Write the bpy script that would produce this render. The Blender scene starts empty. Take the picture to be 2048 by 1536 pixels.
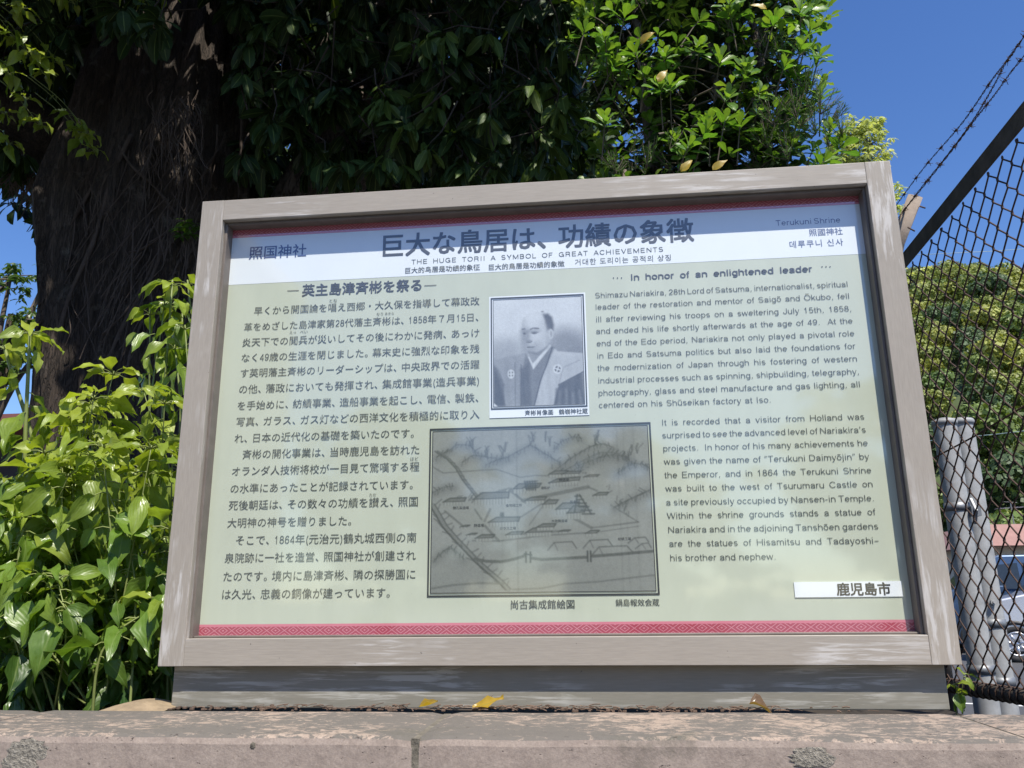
import bpy, bmesh, math, random
import numpy as np
from mathutils import Vector, Matrix

# ------------------------------------------------------------------ camera
S = bpy.context.scene
C = S.collection
R3 = np.array([[0.99470358, 0.10233526, -0.00960639],
               [-0.03540067, 0.25334783, -0.9667273],
               [-0.09649653, 0.96194718, 0.25562873]])      # world -> camera (x right, y down, z forward)
CAM = np.array([0.10375, -1.48614, 1.30387])
F = 1621.39                                                 # focal length in pixels of the 2048 px wide photograph
cd = bpy.data.cameras.new('camera'); cam = bpy.data.objects.new('camera', cd); C.objects.link(cam)
cd.sensor_width = 36; cd.sensor_fit = 'HORIZONTAL'; cd.lens = 36 * F / 2048
cd.clip_start = .05; cd.clip_end = 3000
M3 = Matrix((R3[0], -R3[1], -R3[2])).transposed()
cam.matrix_world = Matrix.Translation(CAM.tolist()) @ M3.to_4x4()
S.camera = cam

# ------------------------------------------------------------------ sky, sun, exposure
SUN = Vector((.52, -1, 1.85)).normalized()
el = math.asin(SUN.z); az = math.atan2(SUN.x, SUN.y)
W = bpy.data.worlds.new('World'); S.world = W; W.use_nodes = True
nt = W.node_tree; nt.nodes.clear()
sky = nt.nodes.new('ShaderNodeTexSky'); sky.sky_type = 'NISHITA'; sky.sun_disc = False
sky.sun_elevation = el; sky.sun_rotation = az
sky.air_density = 1.0; sky.dust_density = .3; sky.ozone_density = 3.0; sky.altitude = 0
bg = nt.nodes.new('ShaderNodeBackground'); bg.inputs[1].default_value = .148
out = nt.nodes.new('ShaderNodeOutputWorld')
hs = nt.nodes.new('ShaderNodeHueSaturation'); hs.inputs['Saturation'].default_value = 1.22; hs.inputs['Hue'].default_value = .511
nt.links.new(sky.outputs[0], hs.inputs['Color']); nt.links.new(hs.outputs[0], bg.inputs[0]); nt.links.new(bg.outputs[0], out.inputs[0])
ld = bpy.data.lights.new('sun', 'SUN'); ld.energy = 5.0; ld.angle = math.radians(.53); ld.color = (1, .94, .84)
lo = bpy.data.objects.new('sun', ld); C.objects.link(lo)
lo.rotation_euler = SUN.to_track_quat('Z', 'Y').to_euler()
S.view_settings.view_transform = 'Standard'; S.view_settings.look = 'None'
S.view_settings.exposure = .3; S.view_settings.gamma = 1

# ------------------------------------------------------------------ helpers
PI = math.pi
rng = np.random.default_rng(7)
random.seed(7)

def ray(x, y): return R3.T @ np.array([(x - 1024) / F, (y - 768) / F, 1])
def at(x, y, Y):                       # the point seen at a pixel of the photograph, at world depth Y
    r = ray(x, y); return CAM + r * (Y - CAM[1]) / r[1]

def empty(name, loc=(0, 0, 0), rz=0):
    o = bpy.data.objects.new(name, None); C.objects.link(o); o.location = loc; o.rotation_euler = (0, 0, rz)
    o.empty_display_size = .1
    return o
def tag(o, label=None, cat=None, group=None, kind=None):
    if label: o['label'] = label
    if cat: o['category'] = cat
    if group: o['group'] = group
    if kind: o['kind'] = kind
    return o

class MB:                              # collects vertices and faces of ONE mesh
    def __init__(s): s.v = []; s.f = []; s.m = []; s.n = 0; s.mi = 0
    def add(s, v, f, mi=None):
        v = np.asarray(v, float).reshape(-1, 3); s.v.append(v)
        for q in f: s.f.append([int(i) + s.n for i in q])
        s.m += [s.mi if mi is None else mi] * len(f); s.n += len(v)
    def box(s, a, b, mi=None):
        x0, y0, z0 = a; x1, y1, z1 = b
        s.add([(x0, y0, z0), (x1, y0, z0), (x1, y1, z0), (x0, y1, z0), (x0, y0, z1), (x1, y0, z1), (x1, y1, z1), (x0, y1, z1)],
              [(3, 2, 1, 0), (4, 5, 6, 7), (0, 1, 5, 4), (1, 2, 6, 5), (2, 3, 7, 6), (3, 0, 4, 7)], mi)
    def tube(s, P, r, n=6, cap=True, mi=None):
        P = np.asarray(P, float); k = len(P); r = np.broadcast_to(np.asarray(r, float), (k,))
        T = np.gradient(P, axis=0); T /= np.linalg.norm(T, axis=1)[:, None] + 1e-12
        a = np.array([0, 0, 1.]) if abs(T[0, 2]) < .9 else np.array([1., 0, 0])
        U = np.cross(a, T[0]); U /= np.linalg.norm(U); V = []
        an = np.arange(n) * 2 * PI / n
        for i in range(k):
            U = U - T[i] * (U @ T[i]); U /= np.linalg.norm(U) + 1e-12
            B = np.cross(T[i], U)
            V.append(P[i] + r[i] * (np.cos(an)[:, None] * U + np.sin(an)[:, None] * B))
        f = []
        for i in range(k - 1):
            for j in range(n):
                j2 = (j + 1) % n
                f.append((i * n + j, i * n + j2, (i + 1) * n + j2, (i + 1) * n + j))
        if cap: f += [tuple(range(n))[::-1], tuple((k - 1) * n + j for j in range(n))]
        s.add(np.concatenate(V), f, mi)
    def build(s, name, mat, parent=None, smooth=False, bevel=0):
        me = bpy.data.meshes.new(name)
        me.from_pydata(np.concatenate(s.v).tolist(), [], s.f)
        for m in (mat if isinstance(mat, (list, tuple)) else [mat]): me.materials.append(m)
        me.polygons.foreach_set('material_index', s.m)
        if smooth: me.polygons.foreach_set('use_smooth', [True] * len(me.polygons))
        me.update()
        o = bpy.data.objects.new(name, me); C.objects.link(o)
        if parent: o.parent = parent
        if bevel:
            bmod = o.modifiers.new('bevel', 'BEVEL'); bmod.width = bevel; bmod.segments = 2; bmod.limit_method = 'ANGLE'
            bmod.harden_normals = False
        return o

def box_obj(name, a, b, mat, parent=None, bevel=.004):
    m = MB(); m.box(a, b); return m.build(name, mat, parent, bevel=bevel)

def vnoise(x, y, seed=0):              # 2-D value noise on arrays
    r = np.random.default_rng(seed); t = r.random((256, 256))
    xi = np.floor(x).astype(int); yi = np.floor(y).astype(int); fx = x - xi; fy = y - yi
    fx = fx * fx * (3 - 2 * fx); fy = fy * fy * (3 - 2 * fy)
    g = lambda a, b: t[a % 256, b % 256]
    return (g(xi, yi) * (1 - fx) + g(xi + 1, yi) * fx) * (1 - fy) + (g(xi, yi + 1) * (1 - fx) + g(xi + 1, yi + 1) * fx) * fy
def fbm(x, y, seed=0, o=4):
    s = 0; a = .5
    for i in range(o): s = s + a * vnoise(x * 2 ** i, y * 2 ** i, seed + i); a /= 2
    return s

# ------------------------------------------------------------------ materials
def mat(name):
    m = bpy.data.materials.new(name); m.use_nodes = True
    return m, m.node_tree, m.node_tree.nodes['Principled BSDF']
def lk(nt, a, b): nt.links.new(a, b)
def coords(nt, scale=(1, 1, 1), kind='Object', rot=(0, 0, 0)):
    t = nt.nodes.new('ShaderNodeTexCoord'); mp = nt.nodes.new('ShaderNodeMapping')
    mp.inputs['Scale'].default_value = scale; mp.inputs['Rotation'].default_value = rot
    lk(nt, t.outputs[kind], mp.inputs[0]); return mp.outputs[0]
def noise(nt, vec, scale, detail=6, rough=.6, dist=0):
    n = nt.nodes.new('ShaderNodeTexNoise'); n.inputs['Scale'].default_value = scale; n.inputs['Detail'].default_value = detail
    n.inputs['Roughness'].default_value = rough; n.inputs['Distortion'].default_value = dist
    lk(nt, vec, n.inputs['Vector']); return n.outputs['Fac']
def ramp(nt, fac, stops):
    r = nt.nodes.new('ShaderNodeValToRGB'); e = r.color_ramp.elements
    while len(e) < len(stops): e.new(.5)
    for q, (p, c) in zip(e, stops):
        q.position = p; q.color = (*c, 1) if not isinstance(c, (int, float)) else (c, c, c, 1)
    lk(nt, fac, r.inputs[0]); return r.outputs[0]
def mix(nt, fac, a, b, typ='MIX'):
    n = nt.nodes.new('ShaderNodeMix'); n.data_type = 'RGBA'; n.blend_type = typ
    for k, v in ((0, fac), (6, a), (7, b)):
        if hasattr(v, 'is_output'): lk(nt, v, n.inputs[k])
        else: n.inputs[k].default_value = v if isinstance(v, (int, float)) else (*v, 1)
    return n.outputs[2]
def bump(nt, h, strength, dist, bs):
    b = nt.nodes.new('ShaderNodeBump'); b.inputs['Strength'].default_value = strength; b.inputs['Distance'].default_value = dist
    lk(nt, h, b.inputs['Height']); lk(nt, b.outputs[0], bs.inputs['Normal'])
def plain(name, col, rough=.6, metal=0, var=.12, vs=12, bmp=0):
    m, nt, bs = mat(name)
    v = noise(nt, coords(nt), vs)
    lk(nt, ramp(nt, v, [(.25, tuple(c * (1 - var) for c in col)), (.75, tuple(min(1, c * (1 + var)) for c in col))]), bs.inputs['Base Color'])
    bs.inputs['Roughness'].default_value = rough; bs.inputs['Metallic'].default_value = metal
    if bmp: bump(nt, v, bmp, .01, bs)
    return m

def painted_metal(name, stretch, base, pale, patch=.52, rough=.5):
    m, nt, bs = mat(name)
    st = noise(nt, coords(nt, stretch), 9, 6, .65, .4)                # brush-like streaks of worn paint
    pa = noise(nt, coords(nt), 3.1, 4, .6, .6)
    mm = nt.nodes.new('ShaderNodeMath'); mm.operation = 'MULTIPLY'
    a = ramp(nt, st, [(.5, 0.), (.60, 1.)]); b = ramp(nt, pa, [(patch, 0.), (patch + .12, 1.)])
    lk(nt, a, mm.inputs[0]); lk(nt, b, mm.inputs[1])
    tone = ramp(nt, noise(nt, coords(nt), 2.2, 3), [(.3, tuple(c * .9 for c in base)), (.7, tuple(c * 1.1 for c in base))])
    fine = noise(nt, coords(nt, stretch), 40, 4, .6)
    tone = mix(nt, .35, tone, ramp(nt, fine, [(.35, tuple(c * .72 for c in base)), (.7, tuple(c * 1.12 for c in base))]))
    col = mix(nt, mm.outputs[0], tone, pale)
    spots = ramp(nt, noise(nt, coords(nt), 120, 2, .5), [(.22, 1.), (.27, 0.)])
    col = mix(nt, spots, col, (.10, .09, .08))
    lk(nt, col, bs.inputs['Base Color'])
    bs.inputs['Roughness'].default_value = rough
    bump(nt, st, .12, .002, bs)
    return m
TAUPE = (.365, .326, .275); PALE = (.54, .515, .48)
M_FV = painted_metal('worn_taupe_paint_upright', (9, 9, .9), TAUPE, PALE, .46)
M_FH = painted_metal('worn_taupe_paint_level', (.8, 9, 12), TAUPE, PALE, .52)
M_PL = painted_metal('worn_grey_paint', (.8, 9, 12), (.25, .235, .19), (.43, .415, .365), .44)

def print_mat(name, col, rough=.2, weather=.05):
    m, nt, bs = mat(name)
    n = noise(nt, coords(nt, (3, 1, 1.2)), 3.5, 5, .6, .5)
    c = ramp(nt, n, [(.3, tuple(x * (1 - weather) for x in col)), (.7, tuple(min(1, x * (1 + weather)) for x in col))])
    sp = ramp(nt, noise(nt, coords(nt), 260, 2, .5), [(.20, 1.), (.235, 0.)])
    lk(nt, mix(nt, sp, c, tuple(x * .75 for x in col)), bs.inputs['Base Color'])
    bs.inputs['Roughness'].default_value = .5
    bs.inputs['Coat Weight'].default_value = 1; bs.inputs['Coat Roughness'].default_value = .055; bs.inputs['Coat IOR'].default_value = 1.95
    return m
P_GREEN = print_mat('print_sage', (.51, .555, .43))
P_WHITE = print_mat('print_white', (.76, .82, .83), weather=.02)
P_TEXT = print_mat('print_text', (.075, .085, .075))
P_BOLD = print_mat('print_bold_text', (.075, .082, .088))
P_BLUE = print_mat('print_blue_text', (.075, .11, .24))
P_PINK = print_mat('print_pink', (.62, .20, .25))
P_BLACK = print_mat('print_black', (.015, .015, .018))
P_LINE = print_mat('print_dark_line', (.045, .05, .05))
def band_mat(name, dark, light):
    m, nt, bs = mat(name)
    def M(op, a, b=None):
        n = nt.nodes.new('ShaderNodeMath'); n.operation = op
        for k, v in enumerate((a, b)):
            if v is None: continue
            if hasattr(v, 'is_output'): lk(nt, v, n.inputs[k])
            else: n.inputs[k].default_value = v
        return n.outputs[0]
    sp = nt.nodes.new('ShaderNodeSeparateXYZ'); lk(nt, coords(nt, (1, 1, 1)), sp.inputs[0])
    P = .034
    u = M('ABSOLUTE', M('SUBTRACT', M('FRACT', M('DIVIDE', M('ADD', sp.outputs['X'], 10.), P)), .5))
    v = M('ABSOLUTE', M('SUBTRACT', M('FRACT', M('DIVIDE', M('SUBTRACT', sp.outputs['Z'], 0.0487), .0232)), .5))
    d = M('ADD', u, v)                                                # lozenge rings
    rings = M('PINGPONG', d, .125)
    line = ramp(nt, rings, [(.0, 1.), (.022, 1.), (.04, 0.)])
    dot = ramp(nt, d, [(.06, 1.), (.08, 0.)])
    lk(nt, mix(nt, M('MAXIMUM', line, dot), dark, light), bs.inputs['Base Color'])
    bs.inputs['Roughness'].default_value = .5; bs.inputs['Coat Weight'].default_value = 1
    bs.inputs['Coat Roughness'].default_value = .055; bs.inputs['Coat IOR'].default_value = 2.6
    return m
P_BAND = band_mat('print_lozenge_band', (.42, .06, .095), (.62, .24, .28))
def attr_mat(name, rough=.5, coat=1):
    m, nt, bs = mat(name)
    a = nt.nodes.new('ShaderNodeAttribute'); a.attribute_name = 'ink'
    lk(nt, a.outputs['Color'], bs.inputs['Base Color']); bs.inputs['Roughness'].default_value = rough
    bs.inputs['Coat Weight'].default_value = coat; bs.inputs['Coat Roughness'].default_value = .055
    return m
P_PHOTO = attr_mat('print_halftone'); P_PHOTO.node_tree.nodes['Principled BSDF'].inputs['Coat IOR'].default_value = 1.95

def leaf_mat(name, rough=.32, trans=.35, spec=.5):
    m, nt, bs = mat(name)
    a = nt.nodes.new('ShaderNodeAttribute'); a.attribute_name = 'tint'
    uv = nt.nodes.new('ShaderNodeUVMap'); uv.uv_map = 'UVMap'
    sx = nt.nodes.new('ShaderNodeSeparateXYZ'); lk(nt, uv.outputs[0], sx.inputs[0])
    ab = nt.nodes.new('ShaderNodeMath'); ab.operation = 'ABSOLUTE'; lk(nt, sx.outputs[0], ab.inputs[0])
    n2 = noise(nt, coords(nt), 9, 3)
    rib = ramp(nt, ab.outputs[0], [(.03, 1.), (.10, 0.)])
    n = noise(nt, coords(nt), 45, 3)
    c0 = mix(nt, .35, a.outputs['Color'], ramp(nt, n, [(.3, .35), (.7, 1.)]), 'MULTIPLY')
    mm = nt.nodes.new('ShaderNodeMath'); mm.operation = 'MULTIPLY'; mm.inputs[1].default_value = .45; lk(nt, rib, mm.inputs[0])
    c = mix(nt, mm.outputs[0], c0, (.28, .36, .12))
    spot = ramp(nt, noise(nt, coords(nt), 130, 2, .5), [(.23, 1.), (.26, 0.)]); c = mix(nt, spot, c, (.11, .075, .03))
    c = mix(nt, .5, c, ramp(nt, n2, [(.3, (.72, .78, .85)), (.7, (1., 1., .8))]), 'MULTIPLY')
    lk(nt, c, bs.inputs['Base Color']); lk(nt, ramp(nt, n, [(.3, rough - .05), (.7, rough + .22)]), bs.inputs['Roughness'])
    bs.inputs['Specular IOR Level'].default_value = spec
    wv = nt.nodes.new('ShaderNodeTexWave'); wv.bands_direction = 'DIAGONAL'; wv.inputs['Scale'].default_value = 2.2
    wv.inputs['Distortion'].default_value = 1.5; lk(nt, uv.outputs[0], wv.inputs['Vector'])
    bump(nt, wv.outputs['Fac'], .12, .004, bs)
    tr = nt.nodes.new('ShaderNodeBsdfTranslucent')
    tc = mix(nt, 1, c, (1.5, 1.55, .55), 'MULTIPLY'); lk(nt, tc, tr.inputs[0])
    mx = nt.nodes.new('ShaderNodeMixShader'); mx.inputs[0].default_value = trans
    lk(nt, bs.outputs[0], mx.inputs[1]); lk(nt, tr.outputs[0], mx.inputs[2])
    lk(nt, mx.outputs[0], nt.nodes['Material Output'].inputs[0])
    return m
M_LEAF = leaf_mat('glossy_leaf', .27, .38)
M_LEAFD = leaf_mat('dull_leaf', .45, .18, .35)
M_STEM = plain('green_stem', (.20, .24, .07), .5)
M_TWIG = plain('grey_twig', (.14, .11, .085), .8); M_TWIGD = plain('dark_twig', (.045, .035, .028), .85)
def bark_mat(name, dark, light, stretch=(7, 7, 1.6)):
    m, nt, bs = mat(name)
    v = coords(nt, stretch)
    n = noise(nt, v, 3.2, 10, .7, .8)
    vo = nt.nodes.new('ShaderNodeTexVoronoi'); vo.feature = 'DISTANCE_TO_EDGE'; vo.inputs['Scale'].default_value = 4.2
    wn = nt.nodes.new('ShaderNodeTexNoise'); wn.inputs['Scale'].default_value = 2.3; wn.inputs['Detail'].default_value = 6; lk(nt, v, wn.inputs['Vector'])
    wv = nt.nodes.new('ShaderNodeVectorMath'); wv.operation = 'MULTIPLY_ADD'; wv.inputs[1].default_value = (1.6, 1.6, 1.6); lk(nt, wn.outputs['Color'], wv.inputs[0]); lk(nt, v, wv.inputs[2]); lk(nt, wv.outputs[0], vo.inputs['Vector'])
    crack = ramp(nt, vo.outputs[0], [(.0, 0.), (.14, 1.)])
    c = ramp(nt, n, [(.28, dark), (.72, light)])
    c = mix(nt, .42, c, crack, 'MULTIPLY')
    li = ramp(nt, noise(nt, coords(nt), 6, 5, .7), [(.58, 0.), (.7, 1.)])
    mm = nt.nodes.new('ShaderNodeMath'); mm.operation = 'MULTIPLY'; mm.inputs[1].default_value = .4; lk(nt, li, mm.inputs[0])
    c = mix(nt, mm.outputs[0], c, (.26, .24, .20))
    lk(nt, c, bs.inputs['Base Color']); bs.inputs['Roughness'].default_value = .9
    h = mix(nt, .3, n, crack)
    bump(nt, h, .9, .03, bs)
    return m
M_BARK = bark_mat('dark_furrowed_bark', (.028, .020, .014), (.115, .085, .064), (9, 9, 1.1))
M_BARK2 = bark_mat('grey_smooth_bark', (.10, .08, .065), (.24, .19, .155), (4, 4, 1))
M_ROOT = plain('root_bark', (.085, .062, .048), .9, 0, .3, 25, .3)

def stone_mat():
    m, nt, bs = mat('weathered_wall_stone')
    base = ramp(nt, noise(nt, coords(nt), 30, 8, .7), [(.3, (.27, .215, .18)), (.7, (.40, .325, .27))])
    fine = ramp(nt, noise(nt, coords(nt), 320, 3, .6), [(.3, .8), (.7, 1.12)])
    base = mix(nt, .8, base, fine, 'MULTIPLY')
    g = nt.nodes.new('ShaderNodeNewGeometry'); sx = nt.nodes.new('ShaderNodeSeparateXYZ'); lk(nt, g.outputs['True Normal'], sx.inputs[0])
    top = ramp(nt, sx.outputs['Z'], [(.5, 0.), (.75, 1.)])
    li = noise(nt, coords(nt, (1, 1.25, 1)), 46, 9, .78, .6)
    li2 = noise(nt, coords(nt), 4.2, 3, .5)
    ad = nt.nodes.new('ShaderNodeMath'); ad.operation = 'MULTIPLY_ADD'; ad.inputs[1].default_value = .5; lk(nt, li2, ad.inputs[0]); lk(nt, li, ad.inputs[2])
    lich = ramp(nt, ad.outputs[0], [(.66, 0.), (.735, .92)])
    mm = nt.nodes.new('ShaderNodeMath'); mm.operation = 'MULTIPLY'; lk(nt, lich, mm.inputs[0]); lk(nt, top, mm.inputs[1])
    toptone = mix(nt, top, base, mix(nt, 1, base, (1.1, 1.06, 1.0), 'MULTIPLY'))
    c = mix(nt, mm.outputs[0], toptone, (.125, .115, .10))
    st = ramp(nt, noise(nt, coords(nt), 5.2, 9, .75, .3), [(.575, 0.), (.69, 1.)])
    m2 = nt.nodes.new('ShaderNodeMath'); m2.operation = 'MULTIPLY'; m2.inputs[1].default_value = .55; lk(nt, st, m2.inputs[0])
    c = mix(nt, m2.outputs[0], c, (.10, .095, .07))
    pits = ramp(nt, noise(nt, coords(nt, (1, 1, 2.0)), 75, 4, .65), [(.29, 1.), (.345, 0.)])
    c = mix(nt, pits, c, (.09, .07, .06))
    # dark mossy mortar at the joints of the coping stones
    sp = nt.nodes.new('ShaderNodeSeparateXYZ'); lk(nt, coords(nt), sp.inputs[0])
    lk(nt, c, bs.inputs['Base Color']); bs.inputs['Roughness'].default_value = .9
    bump(nt, mix(nt, .5, noise(nt, coords(nt), 70, 6, .7), mix(nt, 1, (1, 1, 1), pits, 'SUBTRACT')), .55, .006, bs)
    return m
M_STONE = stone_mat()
M_MOSS = plain('mossy_mortar', (.17, .15, .115), .95, 0, .5, 60, .6)
M_PATCH = plain('speckled_mortar', (.30, .27, .22), .95, 0, .6, 240, .8)
M_SOIL = plain('dark_soil', (.045, .035, .025), .95, 0, .4, 18, .6)
M_ASPH = plain('asphalt', (.075, .075, .078), .85, 0, .25, 30, .3)
M_PAINT = plain('white_road_paint', (.75, .75, .72), .7)
M_GALV = plain('galvanised_steel', (.37, .375, .37), .6, .1, .22, 30, .05)
M_GALVD = plain('dull_steel', (.24, .25, .26), .5, .5, .2, 30)
M_RUST = plain('rusty_iron', (.075, .045, .033), .8, .1, .45, 40, .3)
M_RAIL = plain('dark_rusty_rail', (.085, .07, .058), .75, .1, .4, 22, .3)
M_POLE = plain('weathered_pole', (.36, .29, .23), .85, 0, .25, 18, .3)

# ------------------------------------------------------------------ ground and wall
ZT = 1.118
def sheet(name, x0, x1, y0, y1, z, m):
    b = MB(); b.add([(x0, y0, z), (x1, y0, z), (x1, y1, z), (x0, y1, z)], [(0, 1, 2, 3)])
    return tag(b.build(name, m), kind='structure')
sheet('ground', -700, 700, -700, 900, 0, M_ASPH)
b = MB()
xs = np.linspace(-9, .84, 60); ys = np.linspace(-.015, 9, 60); X, Y = np.meshgrid(xs, ys)
Z = ZT - .075 + .05 * fbm(X * 3, Y * 3, 5) + .25 * np.clip((Y - 1.2) / 4, 0, 1) * np.clip((.3 - X), 0, 1)
V = np.stack([X, Y, Z], -1).reshape(-1, 3); n = 60
f = [(i * n + j, i * n + j + 1, (i + 1) * n + j + 1, (i + 1) * n + j) for i in range(n - 1) for j in range(n - 1)]
b.add(V, f)
edge = [(i * n + n - 1) for i in range(n)]
b.add(np.concatenate([V[edge], V[edge] * [1, 1, 0]]), [(i, n + i, n + i + 1, i + 1) for i in range(n - 1)])
tag(b.build('soil_bed', M_SOIL), kind='structure')

wall = empty('stone_wall', (0, -.15, 0))
tag(wall, 'low weathered pinkish stone wall running along the bottom under the sign', 'wall')
def stone_block(x0, x1):                 # one coping stone, its top edge slightly uneven
    nx = max(6, int((x1 - x0) / .02)); xs = np.linspace(x0, x1, nx)
    m = MB(); e = .004 * (fbm(xs * 9, xs * 0 + 3, 11) - .5)
    prof = [(-.13, -.0), (-.13, ZT - .012), (-.128, ZT - .004), (-.122, ZT), (.12, ZT), (.13, ZT - .01), (.13, 0)]
    V = []
    for x, q in zip(xs, e):
        w = 0 if (x - x0) > .006 and (x1 - x) > .006 else .003
        for py, pz in prof: V.append((x, py + (q if py < 0 else 0) * .6 + (w if py < 0 else -w), pz + (q if pz > .5 else 0) - (w if pz > .5 else 0)))
    k = len(prof)
    f = [(i * k + j, (i + 1) * k + j, (i + 1) * k + j + 1, i * k + j + 1) for i in range(nx - 1) for j in range(k - 1)]
    f += [tuple(range(k)), tuple((nx - 1) * k + j for j in range(k))[::-1]]
    m.add(V, f); return m.build('coping_stone', M_STONE, wall)
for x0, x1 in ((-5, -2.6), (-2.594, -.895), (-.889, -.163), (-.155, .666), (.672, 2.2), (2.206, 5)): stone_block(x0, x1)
m = MB()
for x in (-2.597, -.892, -.159, .669, 2.203):
    m.box((x - .006, -.1275, .02), (x + .006, .128, ZT - .0035))
m.build('mortar_joint', M_MOSS, wall)
def patch(name, x, z, rx, rz, seed, matl, face=True, thick=.0009):
    r = np.random.default_rng(seed); n = 26; an = np.arange(n) * 2 * PI / n; rad = 1 + .35 * (r.random(n) - .5)
    m = MB(); ring = [(x + rx * q * math.cos(a), -.1305, z + rz * q * math.sin(a)) for a, q in zip(an, rad)]
    ri2 = [(x + .75 * rx * q * math.cos(a), -.1305 - thick * (.5 + .5 * r.random()), z + .75 * rz * q * math.sin(a)) for a, q in zip(an, rad)]
    m.add(ring + ri2 + [(x, -.1305 - thick, z)], [(i, (i + 1) % n, n + (i + 1) % n, n + i) for i in range(n)] + [(n + i, n + (i + 1) % n, 2 * n) for i in range(n)])
    return m.build(name, matl, wall, True)
for i, (px, py, w, h) in enumerate(((1625, 1516, .030, .013), (55, 1500, .03, .016), (40, 1525, .028, .02), (506, 1491, .004, .005))):
    p = at(px, py, -.28); patch('mortar_patch', p[0], p[2], w, h, i, M_PATCH if i not in (3,) else M_MOSS)

# ------------------------------------------------------------------ the sign
Z0 = 1.19
sign = empty('information_sign', (0, 0, Z0))
tag(sign, 'large taupe framed shrine information board with Japanese and English text standing on the stone wall', 'sign')
SX, SZ = .70, .9325
IX0, IX1, IZ0, IZ1 = -.652, .652, .048, .887
D = .040
b = MB()
fr = .012; dep = .115
b.box((-SX, 0, 0), (IX0, dep, SZ), 0); b.box((IX1, 0, 0), (SX, dep, SZ), 0)
b.box((IX0, .0006, 0), (IX1, dep - .001, IZ0), 1); b.box((IX0, .0006, IZ1), (IX1, dep - .001, SZ), 1)
b.build('frame', [M_FV, M_FH], sign, bevel=.001)
# stepped inner bead that holds the board
M_BEAD = plain('dark_bead', (.16, .135, .115), .5, 0, .2, 30)
b = MB(); t = .010
b.box((IX0 + .0004, .014, IZ0 + .0004), (IX0 + t * .6, D + .004, IZ1 - .0004)); b.box((IX1 - t * .6, .014, IZ0 + .0004), (IX1 - .0004, D + .004, IZ1 - .0004))
b.box((IX0 + t * .6, .0145, IZ1 - t * .6), (IX1 - t * .6, D + .004, IZ1 - .0004))
b.box((IX0 + t * .6, .02, IZ0 + .0004), (IX1 - t * .6, D + .004, IZ0 + .004))
b.build('inner_bead', M_BEAD, sign, bevel=.001)
box_obj('back_plate', (IX0 + .001, .062, IZ0 + .001), (IX1 - .001, .075, IZ1 - .001), M_PL, sign, 0)
box_obj('base', (-.681, .0255, -.0735), (.681, .16, -.0008), M_PL, sign, .002)
PX0, PX1, PZ0, PZ1 = IX0 + .001, IX1 - .001, IZ0 + .001, IZ1 - .001
panel = MB(); panel.box((PX0, D, PZ0), (PX1, D + .02, PZ1)); panel = panel.build('board', P_GREEN, sign)

def sp(x, y):                            # a point of the board: its place measured on the photograph's board plane
    p = at(x, y, D); return p[0], p[2] - Z0
def flat(name, quads, m, parent, lay):
    b = MB()
    for q in quads:
        b.add([(u, D - lay, v) for u, v in q], [tuple(range(len(q)))])
    return b.build(name, m, parent)
def rect(u0, v0, u1, v1): return [(u0, v0), (u1, v0), (u1, v1), (u0, v1)]
vh = (sp(450, 568)[1] + sp(1739, 510)[1]) / 2
vt = (sp(457, 477)[1] + sp(1727, 408)[1]) / 2
vb1 = (sp(395, 1248)[1] + sp(1827, 1240.5)[1]) / 2
flat('header_band', [rect(PX0, vh, PX1, PZ1)], P_WHITE, panel, .0003)
flat('pattern_strip', [rect(PX0, vt + .004, PX1, PZ1)], P_BAND, panel, .0006)
flat('strip_edge', [rect(PX0, vt, PX1, vt + .004)], P_PINK, panel, .0006)
flat('pattern_strip', [rect(PX0 + .004, PZ0 + .001, PX1 - .002, vb1 - .0045)], P_BAND, panel, .0006)
flat('strip_edge', [rect(PX0 + .004, vb1 - .0045, PX1 - .002, vb1)], P_PINK, panel, .0006)

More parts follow.
